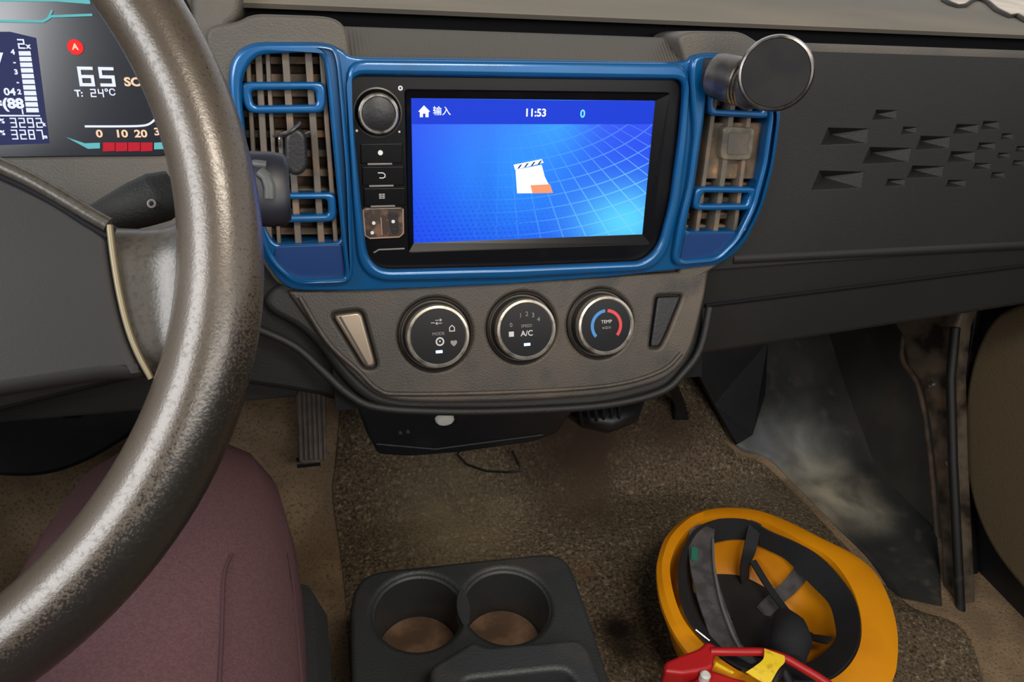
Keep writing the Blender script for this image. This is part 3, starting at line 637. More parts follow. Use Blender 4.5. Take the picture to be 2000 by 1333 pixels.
# ------------------------------------------------------------------ round magnetic phone mount on the right vent
mc = D.W(1515, 143, .075)
toc = (CAM - mc).normalized()
ax = (toc * .80 + Vector((-.16, -.25, .10))).normalized()
PM = Fr(mc, Vector((1, 0, 0)) - ax * ax.x, ax.cross(Vector((1, 0, 0))))
if PM.n.dot(ax) < 0: PM = Fr(mc, PM.x, -PM.y)
ph = thing('phone_mount', 'round black magnetic phone mount with a chrome rim on the right vent', 'phone mount', mc)
lathe('head', PM, 0, 0, [(.016, -.020), (.024, -.016), (.0262, -.010), (.0262, -.002), (.0250, .0)], M_BLACK, ph, n=64)
lathe('chrome_rim', PM, 0, 0, [(.0264, -.0095), (.0272, -.0075), (.0270, -.003), (.0258, .0008), (.0243, .0012), (.0238, 0)], mat('dark_chrome', (116, 112, 106), .28, .85, c2=(60, 58, 56), scale=60), ph, n=64, cap=False)
lathe('magnet_pad', PM, 0, 0, [(.0240, -.002), (.0238, .0010), (.001, .0010)], mat('matt_pad', (24, 24, 27), .8, c2=(32, 31, 31), scale=40, spec=.3), ph, n=64)
base = D.W(1412, 150, .024); d0 = (mc - PM.n * .012 - base); L_ = d0.length
AF = Fr(base, (0, 0, 1), d0.cross(Vector((0, 0, 1)))); 
if AF.n.dot(d0) < 0: AF = Fr(base, AF.x, -AF.y)
lathe('stem', AF, 0, 0, [(.0170, -.006), (.0178, 0), (.0178, L_ * .35), (.0160, L_ * .38), (.0160, L_ * .52), (.0185, L_ * .56), (.0180, L_ * .7), (.012, L_ * .86)], mat('stem_grey', (96, 92, 88), .32, .5, c2=(60, 58, 58), scale=50), ph, n=40)
for f_ in (.38, .45, .52): lathe('stem_ring', AF, 0, 0, [(.0172, L_ * f_ - .001), (.0182, L_ * f_), (.0172, L_ * f_ + .001)], M_CHROME, ph, n=40, cap=False)
boxm('clamp', -.011, .011, -.006, .006, -.022, -.004, M_BLACK, ph, Fm=AF, bev=.002)
# small black clip hanging on the left vent
ck = thing('vent_clip', 'small black clip with a steel edge stuck in the left air vent', 'clip', D.W(572, 295, .012))
plate('body', D, ro([(556, 262), (580, 248), (598, 262), (602, 325), (590, 342), (570, 344), (556, 325)], .004, .016), .004, .017, M_BLACK, ck, bev=.003, bres=3)
plate('side_arm', D, ro([(542, 268), (553, 262), (556, 335), (546, 330)], .002, .014), .004, .013, M_CHROME, ck, bev=.0012)
mk('wire', tube_me('wire', crv([D.W(535, 266, .012), D.W(552, 262, .018), D.W(570, 254, .019), D.W(586, 240, .012)], 5), .0012, n=6), M_CHROME, ck)
mk('wire', tube_me('wire', [D.W(594, 262, .012), D.W(604, 258, .010), D.W(606, 266, .006)], .0010, n=6), M_CHROME, ck)

# ------------------------------------------------------------------ instrument cluster
Q = tilted(D.w(0, 0, -.022), 16)
ic_ = thing('instrument_cluster', 'lit digital instrument cluster behind the steering wheel', 'instrument cluster', Q.W(100, 150))
M_GLASS = mat('cluster_glass', (30, 33, 42), .2, c2=(27, 30, 38), scale=3, spec=.7)
cl = Q.px([(-300, -60), (330, -60), (372, 20), (352, 200), (334, 306), (150, 307), (-40, 310), (-300, 314)])
plate('display', Q, rnd(cl, .01), -.02, 0, M_GLASS, ic_, bev=.001)
led = [(-300, 300), (-40, 300), (330, 292), (345, 340), (338, 372), (150, 392), (-300, 400)]
plate('lower_bezel', tilted(Q.w(0, Q.p(150, 306)[1], .0), 38), [(XL + .02, .002), (-.235, .002), (-.235, -.062), (XL + .02, -.062)], -.05, .0, M_DASH, ic_, bev=.004)
plate('cowl', Q, rnd(Q.px([(372, -60), (480, -60), (470, 40), (440, 62), (452, 400), (340, 400), (338, 306), (356, 200), (380, 40)]), .008), -.04, .012, M_DASH, ic_, bev=.005)
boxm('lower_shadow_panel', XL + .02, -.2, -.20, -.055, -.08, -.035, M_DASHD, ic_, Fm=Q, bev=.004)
hh = .0006
def cp_(name, pts, m, h=hh): return plate(name, Q, Q.px(pts, h), h - .0003, h, m, ic_, bev=.00005, bres=0)
lcd = cp_('lcd_panel', [(-60, 62), (20, 62), (70, 74), (96, 280), (-60, 286)], E_LCD, .0004)
n_ = 11
for k in range(n_):
    t = k / n_; y0 = 100 + 122 * t; x0 = 36 + 16 * t; x1 = 59 + 17 * t
    cp_('bar_segment', [(x0, y0), (x1, y0), (x1 + 1.6, y0 + 8.6), (x0 + 1.2, y0 + 8.6)], E_WHITE, .0010)
def ct(s, px, py, size, m=E_WHITE, bold=.0002, sx=1.0): u, v = Q.p(px, py, hh + .0004); return text('readout', s, Q, u, v, size, m, hh + .0004, ic_, bold=bold, sx=sx)
SEG = {'0': 'abcdef', '1': 'bc', '2': 'abged', '3': 'abgcd', '4': 'fgbc', '5': 'afgcd', '6': 'afgedc', '7': 'abc', '8': 'abcdefg', '9': 'abcdfg'}
def seg(s, px, py, wd, ht_, th=.0011):
    u0, v0 = Q.p(px, py, hh); gap = wd * .35; tot = len(s) * wd + (len(s) - 1) * gap; vs = []; fs = []
    for k, chh in enumerate(s):
        x0 = u0 - tot / 2 + k * (wd + gap); x1 = x0 + wd; y0 = v0 - ht_ / 2; y1 = v0 + ht_ / 2; ym = v0
        R_ = {'a': (x0, x1, y1 - th, y1), 'd': (x0, x1, y0, y0 + th), 'g': (x0, x1, ym - th / 2, ym + th / 2), 'f': (x0, x0 + th, ym, y1), 'b': (x1 - th, x1, ym, y1), 'e': (x0, x0 + th, y0, ym), 'c': (x1 - th, x1, y0, ym)}
        for c in SEG[chh]:
            a, b2, c2_, d2 = R_[c]; n0 = len(vs); vs += [(a, c2_, .0012), (b2, c2_, .0012), (b2, d2, .0012), (a, d2, .0012)]; fs.append((n0, n0 + 1, n0 + 2, n0 + 3))
    return mk('readout', mesh('readout', vs, fs, False), E_WHITE, ic_, Q.M)
seg('2', 42, 86, .0042, .0062, .0009); ct('x', 55, 90, .005)
for k, s_ in enumerate(('4', '-', '3', '-', '2', '-', '1')): ct(s_, 25 + k * 3.2, 102 + k * 19.5, .0045)
ct('04', 19, 180, .0065, sx=1.1); ct('=(88', 16, 203, .009, sx=1.1, bold=.0004)
cp_('rule', [(-60, 224), (78, 225), (78, 227.5), (-60, 227.5)], E_WHITE, .0010)
seg('3292', 52, 240, .0039, .0066, .0008); seg('3287', 54, 263, .0039, .0066, .0008); ct('k', 86, 243, .0035); ct('m', 88, 267, .0035)
ct('%', 4, 237, .0042); ct('%', 5, 260, .0042); ct('7', -4, 122, .016)
seg('65', 189, 150, .0098, .0130, .0021); ct('T:', 154, 183, .0062); seg('24', 190, 182, .0036, .0055, .0008); ct('℃', 215, 181, .0062, bold=.0001)
ct('SOC', 270, 161, .0080, E_AMB, sx=1.15, bold=.0003)
u, v = Q.p(147, 92, hh)
wl = lathe('warning_light', Q, u, v, [(.0050, .0002), (.0050, .0008), (.0003, .0008)], E_REDL, ic_, n=28); text('readout', 'A', Q, u, v, .0055, E_AMB, .0011, ic_, bold=.0002)
mk('rule', tube_me('rule', crv([Q.W(a, b_, hh) for a, b_ in [(166, 247), (230, 247), (275, 246), (292, 242), (304, 232)]], 5), .0008, n=6), E_WHITE, ic_)
ct('0', 194, 262, .0072, E_AMB, sx=1.2); ct('10', 237, 262, .0072, E_AMB, sx=1.2); ct('20', 275, 262, .0072, E_AMB, sx=1.2); ct('30', 313, 258, .0072, E_AMB, sx=1.2)
for k in range(4):
    x0 = 201 + k * 24.6; cp_('gauge_block', [(x0, 278.5), (x0 + 23, 278.5), (x0 + 23, 295), (x0, 296)], E_RED, .0008)
cp_('cyan_strip', [(129, 268), (165, 280), (195, 279), (195, 290), (172, 291)], E_CYAN); cp_('cyan_strip', [(301, 279), (335, 277), (335, 291), (301, 292)], E_CYAN)
mk('cyan_line', tube_me('cyan_line', [Q.W(a, b_, hh) for a, b_ in [(-100, 40), (84, 42), (94, 36), (100, 32), (180, 29)]], .0009, n=6), E_CYAN, ic_)
mk('cyan_line', tube_me('cyan_line', [Q.W(a, b_, hh) for a, b_ in [(94, 36), (102, 20)]], .0007, n=6), E_CYAN, ic_)
cp_('cyan_strip', [(-100, -14), (120, -10), (176, -6), (176, 8), (110, 3), (-100, 2)], E_CYAN)

# ------------------------------------------------------------------ steering wheel
wn = Vector((0.0144, -math.cos(.583), math.sin(.583))).normalized()
WC = Vector((-.4071, -.2479, .7882)); RW = .19; RT = .0168
wx = Vector((1, 0, 0)) - wn * wn.x
WF = Fr(WC, wx, wn.cross(wx))
sw_ = thing('steering_wheel', 'worn brown-grey leather steering wheel with a shiny spoke in the driver place', 'steering wheel', WC)
N = 160
rr_ = [RT * (1 - .09 * max(0, math.sin(2 * math.pi * k / N + .15)) + .10 * math.exp(-((math.degrees(2 * math.pi * k / N - (0 if k < N / 2 else 2 * math.pi)) + 35) / 30) ** 2)) for k in range(N)]
rim = mk('rim', tube_me('rim', [(RW * math.cos(2 * math.pi * k / N), RW * math.sin(2 * math.pi * k / N), 0) for k in range(N)], rr_, n=28, closed=True, up=(0, 0, 1)), M_WHEEL, sw_, WF.M)
def spoke(A_, Bn, Bw, m, side=1):
    """surface from the hub edge to the rim that flares into it"""
    nt_s, ns = 24, 20; vs = []; fs = []
    A_ = resamp(A_, nt_s + 1)
    for i in range(nt_s + 1):
        t = i / nt_s
        for j in range(ns + 1):
            s = j / ns
            bn = math.radians(Bn[0] + (Bn[1] - Bn[0]) * t); bw = math.radians(Bw[0] + (Bw[1] - Bw[0]) * t)
            a = Vector(A_[i]); a.x *= side
            pn = Vector((RW * math.cos(bn) * side, RW * math.sin(bn))); pw = Vector((RW * math.cos(bw) * side, RW * math.sin(bw)))
            q = a.lerp(pn, s) + (pw - pn) * s ** 4
            e = abs(2 * t - 1) ** 6
            h = -.006 + (RT * .93 + .006) * (max(0, (s - .25) / .75)) ** 2.2 - .010 * e * (1 - s * .7)
            vs.append((q.x, q.y, h))
    n0 = len(vs); vs += [(x * 1.0, y, -.016 if h < 0 else -.008) for x, y, h in vs]
    for i in range(nt_s):
        for j in range(ns):
            a = i * (ns + 1) + j; q = (a, a + 1, a + ns + 2, a + ns + 1); fs.append(q); fs.append(tuple(n0 + k for k in reversed(q)))
    for j in range(ns):
        fs.append((j, j + 1, j + 1 + n0, j + n0)); b = nt_s * (ns + 1) + j; fs.append((b, b + 1, b + 1 + n0, b + n0))
    for i in range(nt_s): a = i * (ns + 1); fs.append((a, a + ns + 1, a + ns + 1 + n0, a + n0))
    return mk('spoke', mesh('spoke', vs, fs, True, 60), m, sw_, WF.M)
Aedge = WF.px([(214, 436), (222, 505), (234, 575), (250, 640), (270, 692), (296, 742)], -.004)
def ang(px, py): u, v = WF.p(px, py); return math.degrees(math.atan2(v, u))
# the unrubbed outer side of the rim keeps its dark grain
nt = M_WHEEL.node_tree; bb_ = nt.nodes['Principled BSDF']; src = bb_.inputs['Base Color'].links[0].from_socket
def wn_(t, **k):
    n = nt.nodes.new(t)
    for a, v in k.items(): setattr(n, a, v)
    return n
def wm(op, a, b2=None, clamp=False):
    n = wn_('ShaderNodeMath', operation=op, use_clamp=clamp)
    for i, v in enumerate((a, b2)):
        if v is None: continue
        if isinstance(v, (int, float)): n.inputs[i].default_value = v
        else: nt.links.new(v, n.inputs[i])
    return n.outputs[0]
tc_ = wn_('ShaderNodeTexCoord'); sx_ = wn_('ShaderNodeSeparateXYZ'); nt.links.new(tc_.outputs['Object'], sx_.inputs[0])
rad2 = wm('SQRT', wm('ADD', wm('MULTIPLY', sx_.outputs[0], sx_.outputs[0]), wm('MULTIPLY', sx_.outputs[1], sx_.outputs[1])))
f1 = wm('MULTIPLY', wm('SUBTRACT', rad2, RW - .006), 60, True)
f2 = wm('MULTIPLY', wm('SUBTRACT', -.005, sx_.outputs[1]), 8, True)
f2 = wm('MAXIMUM', f2, .12)
nz_ = wn_('ShaderNodeTexNoise'); nz_.inputs['Scale'].default_value = 900; nt.links.new(tc_.outputs['Object'], nz_.inputs['Vector'])
ff = wm('MULTIPLY', wm('SUBTRACT', wm('ADD', wm('MULTIPLY', wm('MULTIPLY', f1, f2), .75), nz_.outputs['Fac']), .66), 5, True)
mx_ = wn_('ShaderNodeMix', data_type='RGBA'); nt.links.new(ff, mx_.inputs[0]); nt.links.new(src, mx_.inputs[6]); mx_.inputs[7].default_value = (*s2l((34, 31, 29)), 1)
nt.links.new(mx_.outputs[2], bb_.inputs['Base Color'])
spoke(Aedge, (ang(400, 450), ang(400, 720)), (ang(415, 330), ang(350, 880)), M_SPOKE)
spoke(Aedge, (ang(400, 450), ang(400, 720)), (ang(415, 330), ang(350, 880)), M_SPOKE, -1)
# hub pad
hb = WF.px([(214, 432), (222, 505), (234, 575), (250, 640), (270, 692), (296, 740), (200, 742), (100, 746)], -.006)
tl = WF.px([(120, 378), (0, 322)], -.006)
cxh = 0
half = hb[:6] + [(hb[6][0], hb[6][1])]
left = [(-a, b_) for a, b_ in half]
top = [WF.p(150, 392, -.006), WF.p(60, 350, -.006), WF.p(0, 322, -.006)]
poly = half + [(0, hb[6][1] - .012)] + left[::-1] + [(-a, b_) for a, b_ in top] + [(0, top[2][1] + .008)] + top[::-1]
hubm = plate('hub_pad', WF, rnd(poly, .006), -.045, -.006, M_HUB, sw_, bev=.006, bres=4)
mk('pad_ridge', tube_me('pad_ridge', crv([WF.W(a, b_, -.006) for a, b_ in [(-60, 296), (0, 324), (60, 352), (120, 386), (170, 416), (212, 440)]], 5), .0032, n=10), M_SPOKE, hubm)
mk('pad_groove', tube_me('pad_groove', crv([WF.W(a, b_, -.0055) for a, b_ in [(-60, 318), (0, 345), (60, 373), (120, 407), (165, 436), (210, 462)]], 5), .0012, n=8), M_GROOVE, hubm)
ed = mk('pad_edge', tube_me('pad_edge', crv([WF.W(a, b_, -.0045) for a, b_ in [(214, 440), (222, 505), (234, 575), (250, 640), (270, 692), (296, 740)]], 5), .0014, n=8), mat('brass_edge', (112, 102, 80), .45, .3), hubm)
lathe('steering_column', WF, 0, 0, [(.05, -.045), (.055, -.09), (.06, -.20), (.05, -.26)], M_DASHD, sw_, n=32)

# stalks
SR = WF.W(505, 370, -.055)
def stalk(lab, pts, rads, flat, nm='wiper_stalk', m=M_BLACK):
    t = thing(nm, lab, 'control stalk', pts[0], None)
    mk('arm', tube_me('arm', crv(pts, 5), [r for r in [rads[min(i // 5, len(rads) - 1)] * (1 - (i % 5) / 5) + rads[min(i // 5 + 1, len(rads) - 1)] * (i % 5) / 5 for i in range(5 * (len(pts) - 1) + 1)]], n=16, flat=flat, up=wn), m, t); return t
PF = Fr(WF.w(0, 0, -.075), WF.x, WF.y)
def pw(px, py, h=0): return PF.W(px, py, h)
tr_ = stalk('black control stalk with a round symbol seen through the wheel above the spoke', [pw(180, 438), pw(225, 418), pw(270, 400), pw(310, 385), pw(345, 368)], [.008, .010, .012, .013, .010], .7, m=M_DASHD)
tr_['group'] = 'column stalks'
mk('symbol', tube_me('symbol', [pw(296 + 7 * math.cos(a / 12 * 6.28), 398 + 7 * math.sin(a / 12 * 6.28), .0105) for a in range(12)], .0006, n=5, closed=True), M_PRINTD, tr_)
sk = thing('light_stalk', 'short thick dark stalk knob poking out right of the wheel rim', 'control stalk', pw(520, 370), 'column stalks')
p0, p1, p2, p3 = pw(420, 372, -.006), pw(500, 368, -.002), pw(525, 368, 0), pw(566, 366, 0)
mk('arm', tube_me('arm', [p0, p1], .011, n=16, up=wn), M_BLACK, sk)
M_KN = mat('blue_black_knob', (18, 20, 32), .45, c2=(26, 26, 34), scale=20)
mk('knob', tube_me('knob', [pw(484, 368), pw(488, 368), pw(530, 370), pw(556, 370), pw(566, 370)], [.016, .0195, .0200, .019, .016], n=20, flat=.6, up=wn), M_KN, sk)
mk('grip_pad', tube_me('grip_pad', [pw(508, 335, .012), pw(520, 345, .0135), pw(527, 365, .0140), pw(527, 388, .0125)], .0028, n=10, flat=.6, up=wn), mat('grey_grip', (66, 68, 68), .55), sk)
mk('tip_edge', tube_me('tip_edge', [pw(487, 320, .006), pw(505, 321, .010), pw(520, 323, .010)], .0022, n=8), bpy.data.materials['grey_grip'], sk)

# ------------------------------------------------------------------ black box below the heater panel, duct, pedals
UB = tilted((0, .045, .50), -6)
ub = thing('under_dash_box', 'black plastic box under the heater panel with a pale oval button', 'box', UB.W(880, 840))
bp0 = UB.px([(690, 780), (1150, 770), (1108, 820), (1090, 848), (1040, 866), (900, 886), (800, 894), (738, 890), (716, 850)])
plate('body', UB, rnd(bp0, .006), -.10, 0, M_BLACK, ub, bev=.004)
mk('seam', tube_me('seam', [UB.W(735, 868, .0005), UB.W(850, 878, .0005), UB.W(1060, 850, .0005)], .0013, n=6), M_SEAL, ub)
BF = Fr(K.W(868, 823, -.03), K.x, K.y)
u, v = UB.p(869, 822, .004)
lathe('oval_button', UB, u, v, [(.0088, -.002), (.0088, .004), (.0070, .0065), (.001, .0068)], M_WHITE, ub, n=24).scale = (1.15, .7, 1)
for a, b_ in ((782, 848), (797, 846)): u, v = UB.p(a, b_, .001); lathe('screw', UB, u, v, [(.0022, -.001), (.0022, .001), (.0004, .0014)], M_CHROME, ub, n=12)
# round duct end at right of the box
df = thing('duct_end', 'dark corrugated duct end hanging under the right of the heater panel', 'duct', UB.W(1165, 815, -.05))
mk('hose', tube_me('hose', [UB.W(1120, 800, -.09), UB.W(1150, 812, -.06), UB.W(1180, 818, -.05), UB.W(1215, 806, -.06), UB.W(1235, 780, -.09)], [.016, .023, .025, .024, .017], n=18, flat=.7), M_BLACK, df)
for t in range(6): mk('rib', tube_me('rib', [UB.W(1130 + t * 16, 790, -.05), UB.W(1134 + t * 15, 815, -.034), UB.W(1140 + t * 13, 834, -.05)], .0022, n=6), M_SEAL, df)
br = thing('dash_bracket', 'dark metal bracket strut standing right of the heater panel on the carpet', 'bracket', floorpt(1330, 800, .02))
Bt = TB
mk('strut', strip_me('strut', [Vector((.19, .16, .50)), TB.W(1318, 790, .05), TB.W(1316, 812, .03)], [Vector((.205, .16, .50)), TB.W(1338, 788, .05), TB.W(1342, 812, .03)], .012), M_BLACK, br)
mk('foot', tube_me('foot', [TB.W(1316, 812, .028), TB.W(1342, 812, .028)], .008, n=8), M_BLACK, br)
# dark kick panel left of the vinyl mat
kk = thing('side_duct_panel', 'black plastic side panel between carpet wedge and dusty vinyl mat', 'panel', floorpt(1400, 800, .02))
pk = [TB.W(a, b_, hh2) for a, b_, hh2 in [(1342, 690, .10), (1500, 668, .10), (1495, 770, .028), (1470, 850, .024), (1440, 868, .022), (1395, 790, .05)]]
pc = sum(pk, Vector()) / len(pk); nn = TB.n * .006
mk('panel', mesh('panel', pk + [p - nn for p in pk], [tuple(range(6)), tuple(range(6, 12))] + [(i, (i + 1) % 6, (i + 1) % 6 + 6, i + 6) for i in range(6)], False), M_BLACK, kk)
# accelerator
PD = Fr(TB.w(0, 0, .045), TB.x, (0, math.cos(math.radians(58)), math.sin(math.radians(58))))
ac = thing('accelerator_pedal', 'long ribbed rubber accelerator pedal on the tan carpet', 'pedal', PD.W(608, 905))
po = PD.px([(577, 735), (636, 740), (638, 890), (628, 904), (590, 908), (583, 900)])
plate('pad', PD, rnd(po, .004), -.012, 0, M_RUBBER, ac, bev=.002)
for k in range(6):
    x = 586 + k * 9.4; a = PD.p(x - 2, 742, .001); b_ = PD.p(x + 2.5, 898, .001)
    w_ = .0024; plate('rib', PD, [(a[0] - w_, a[1]), (b_[0] - w_, b_[1]), (b_[0] + w_, b_[1]), (a[0] + w_, a[1])], -.001, .0045, M_RUBBER, ac, bev=.0012)
mk('hinge', tube_me('hinge', [PD.w(po[3][0] - .035, po[3][1] + .0, -.02), PD.w(po[3][0] - .002, po[3][1] + .0, -.02)], .008, n=10), M_BLACK, ac)
mk('arm', strip_me('arm', [PD.W(590, 745, -.01), Vector((-.17, .70, .50))], [PD.W(625, 745, -.01), Vector((-.15, .70, .50))], .012), M_BLACK, ac)
# brake pedal, dimly seen at lower left
BPf = Fr((-.42, .30, .26), (1, 0, 0), (0, math.cos(math.radians(55)), math.sin(math.radians(55))))
bk = thing('brake_pedal', 'dark brake pedal on a bent arm below the steering hub', 'pedal', (-.42, .30, .26))
c0 = BPf.p(125, 830)
plate('pad', BPf, rnd([(c0[0] - .035, c0[1] - .025), (c0[0] + .035, c0[1] - .025), (c0[0] + .035, c0[1] + .025), (c0[0] - .035, c0[1] + .025)], .006), -.01, 0, M_BLACK, bk, bev=.002)
mk('arm', tube_me('arm', crv([BPf.w(c0[0], c0[1], -.012), BPf.w(c0[0] + .01, c0[1] + .06, .0), Vector((-.35, .42, .46)), Vector((-.33, .45, .60))], 5), .010, n=8, flat=.5), M_BLACK, bk)
cs = thing('steering_shaft', 'dark steering shaft and cover running down under the hub', 'steering shaft', (-.45, .25, .4))
mk('cover', tube_me('cover', crv([WF.w(0, 0, -.22), Vector((-.44, .16, .46)), Vector((-.46, .30, .30)), Vector((-.47, .38, .25))], 5), [.05, .048, .045, .042, .04, .038, .036, .035, .034, .034, .034, .034, .034, .034, .034, .034], n=18), M_BLACK, cs)

# ------------------------------------------------------------------ driver seat and driver
st_ = thing('driver_seat', 'black driver seat cushion under the maroon trousers', 'seat', (-.44, -.40, .3))
boxm('cushion', -.70, -.190, -.80, -.06, .22, .37, mat('seat_fabric', (34, 34, 36), .9, bump=.4), st_, bev=.035)
boxm('seat_base', -.66, -.25, -.78, -.12, .05, .22, M_BLACK, st_, bev=.01)
boxm('backrest', -.70, -.22, -.97, -.80, .33, 1.0, bpy.data.materials['seat_fabric'], st_, bev=.04)
pr = thing('person', 'seated driver in maroon trousers, only the thighs in view below the wheel', 'person', (-.43, -.55, .40))
def skin(name, V_, E_, R_, m, par):
    me = bpy.data.meshes.new(name); me.from_pydata([tuple(v) for v in V_], E_, []); me.update()
    o = mk(name, me, m, par); md = o.modifiers.new('skin', 'SKIN'); md.use_smooth_shade = True
    for i, r in enumerate(R_): me.skin_vertices[0].data[i].radius = r if isinstance(r, tuple) else (r, r)
    me.skin_vertices[0].data[0].use_root = True
    s = o.modifiers.new('sub', 'SUBSURF'); s.levels = 2; s.render_levels = 2; return o
LZ = level(.455)
k1 = level(.43).W(352, 975); h1 = Vector((-.325, -.60, .46)); 
m1 = level(.440).W(322, 1200)
V_ = [Vector((-.45, -.70, .47)), Vector((-.45, -.72, .60)), h1, m1, k1, k1 + Vector((-.03, .10, -.17)), Vector((k1.x - .06, k1.y + .13, .13)),
      Vector((-.60, -.60, .46)), Vector((-.62, -.38, .455)), Vector((-.64, -.16, .45)), Vector((-.64, -.05, .28)), Vector((-.63, -.02, .13)), Vector((-.45, -.735, .80))]
V_[3] = m1
E_ = [(0, 1), (0, 2), (2, 3), (3, 4), (4, 5), (5, 6), (0, 7), (7, 8), (8, 9), (9, 10), (10, 11), (1, 12)]
R_ = [(.14, .12), (.15, .11), .115, (.112, .10), (.094, .085), (.062, .062), .052, .105, (.098, .088), (.075, .07), .06, .05, (.16, .11)]
skin('trousers', V_, E_, R_, M_TROUS, pr)
bpy.context.view_layer.update(); dg = bpy.context.evaluated_depsgraph_get()
tro = [o for o in pr.children if o.name.startswith('trousers')][0]; te = tro.evaluated_get(dg); iv = tro.matrix_world.inverted()
def on_leg(px, py):
    ok, loc, nor, _ = te.ray_cast(iv @ CAM, (iv.to_3x3() @ ray(px, py)).normalized())
    return tro.matrix_world @ (loc + nor * .0006) if ok else None
for ln in ([(452, 1085), (438, 1120), (434, 1180), (432, 1250), (428, 1332), (425, 1400)], [(120, 935), (80, 1010), (40, 1090), (10, 1150)], [(562, 1085), (572, 1150), (580, 1250), (588, 1340)]):  # a pocket seam, and two folds whose shade is drawn as dark cord
    q = [on_leg(*p) for p in ln]; q = [p for p in q if p]
    if len(q) > 2: mk('seam', tube_me('seam', crv(q, 4), .0014, n=6), mat('seam_fold_shade', (70, 44, 48), .9) if 'seam_fold_shade' not in bpy.data.materials else bpy.data.materials['seam_fold_shade'], tro)
for k in (6, 11):
    a = V_[k]; sk_ = skin('shoe', [a + Vector((0, -.03, -.020)), a + Vector((0, .05, -.025)), a + Vector((0, .15, -.03))], [(0, 1), (1, 2)], [(.04, .035), (.042, .034), (.035, .022)], M_SHOE, pr)

# ------------------------------------------------------------------ cup holder console
CZ = level(.30)
ct_ = thing('cup_holder_console', 'dark plastic floor console with two dusty cup wells', 'console', (.05, -.05, .05))
co = [(683, 1190), (694, 1140), (728, 1115), (900, 1097), (1078, 1079), (1112, 1096), (1150, 1200), (1196, 1345), (1230, 1470), (700, 1520), (686, 1350)]
cw = [CZ.p(818, 1192), CZ.p(990, 1180)]
RWc = .0455
plate('top', CZ, rnd(CZ.px(co), [.01, .015, .02, .01, .02, .015, .01, .01, .01, .01, .01]), -.012, 0, M_CONS, ct_, holes=[circ(u, v, RWc, 48) for u, v in cw], bev=.005, bres=3)
body = rnd([(a * 1.0, b_) for a, b_ in CZ.px([(688, 1190), (698, 1146), (732, 1121), (900, 1103), (1074, 1086), (1106, 1102), (1144, 1200), (1190, 1345), (1224, 1465), (706, 1514), (692, 1350)])], .012)
plate('body', CZ, body, -.222, -.010, M_CONS, ct_, holes=[circ(u, v, RWc + .001, 48) for u, v in cw], bev=.003)
for (u, v) in cw:
    wl_ = lathe('cup_well', CZ, u, v, [(RWc + .0005, -.0040), (RWc - .002, -.006), (RWc - .004, -.055), (RWc - .0045, -.064), (.001, -.066)], M_CONS, ct_, cap=False, n=48)
    lathe('well_floor', CZ, u, v, [(RWc - .0052, -.066), (RWc - .0052, -.0632), (.001, -.0630)], M_CUPD, wl_, n=48)
CL = level(.335)
lid = plate('front_lid', CL, rnd(CL.px([(838, 1302), (905, 1262), (925, 1249), (950, 1262), (1130, 1246), (1148, 1262), (1178, 1333), (1215, 1450), (850, 1480), (840, 1333)]), .008), -.030, 0, M_CONS, ct_, holes=[rnd(CL.px([(905, 1328), (1090, 1308), (1112, 1312), (1132, 1345), (1160, 1420), (910, 1440)]), .008)], bev=.005, bres=3)
plate('tray', CL, CL.px([(880, 1300), (1120, 1290), (1180, 1440), (880, 1460)]), -.034, -.022, M_CONS, ct_, bev=.001)

# ------------------------------------------------------------------ yellow helmet lying crown down
HZ = .196
HF = level(HZ)
def c8(x, y, h=0): return HF.W(1200 + x * .3, 940 + y * .3, h)
OUT = [(275, 600), (290, 480), (345, 350), (480, 230), (620, 182), (780, 172), (950, 195), (1130, 262), (1350, 372), (1560, 480), (1700, 600), (1790, 770), (1838, 950), (1845, 1130), (1815, 1290), (1700, 1430), (1450, 1500), (1150, 1490), (850, 1400), (620, 1260), (470, 1110), (370, 960), (300, 780)]
INN = [(362, 600), (372, 500), (425, 385), (520, 285), (640, 240), (780, 232), (930, 250), (1060, 305), (1220, 392), (1400, 500), (1520, 650), (1585, 800), (1610, 950), (1595, 1080), (1530, 1200), (1420, 1290), (1270, 1330), (1080, 1320), (860, 1260), (680, 1150), (560, 1040), (450, 900), (390, 750)]
def loop(P, h, n=4): return crv([c8(a, b_, h) for a, b_ in P], n, True)
hm = thing('safety_helmet', 'yellow safety helmet lying upside down with black and grey head straps', 'helmet', c8(950, 800, -HZ + .07))
Lo = loop(OUT, -.004); Li = loop(INN, 0); Lm = [a.lerp(b_, .35) + Vector((0, 0, .004)) for a, b_ in zip(Lo, Li)]
cen = sum(Li, Vector()) / len(Li)
DEP = .118
def shrink(L0, f, z, c=cen): return [Vector((c.x + (p.x - c.x) * f, c.y + (p.y - c.y) * f, HZ + z)) for p in L0]
inner = []; outer = []
for k in range(0, 11):
    t = k / 10 * math.pi / 2 * .97
    inner.append(shrink(Li, math.cos(t) ** .52, -DEP * math.sin(t)))
    outer.append(shrink([p + (p - cen).normalized() * .004 for p in Li], math.cos(t) ** .52, -.004 - (DEP + .001) * math.sin(t)))
rings = list(reversed(inner)) + [Lm, Lo, [p + Vector((0, 0, -.006)) for p in Lo]] + outer
n = len(Li); vs = [p for r in rings for p in r]; fs = []
for i in range(len(rings) - 1):
    for k in range(n): fs.append((i * n + k, i * n + (k + 1) % n, (i + 1) * n + (k + 1) % n, (i + 1) * n + k))
fs.append(tuple(range(n))); fs.append(tuple(range((len(rings) - 1) * n, len(rings) * n)))
mk('shell', mesh('shell', vs, fs, True, 45), M_HELM, hm)
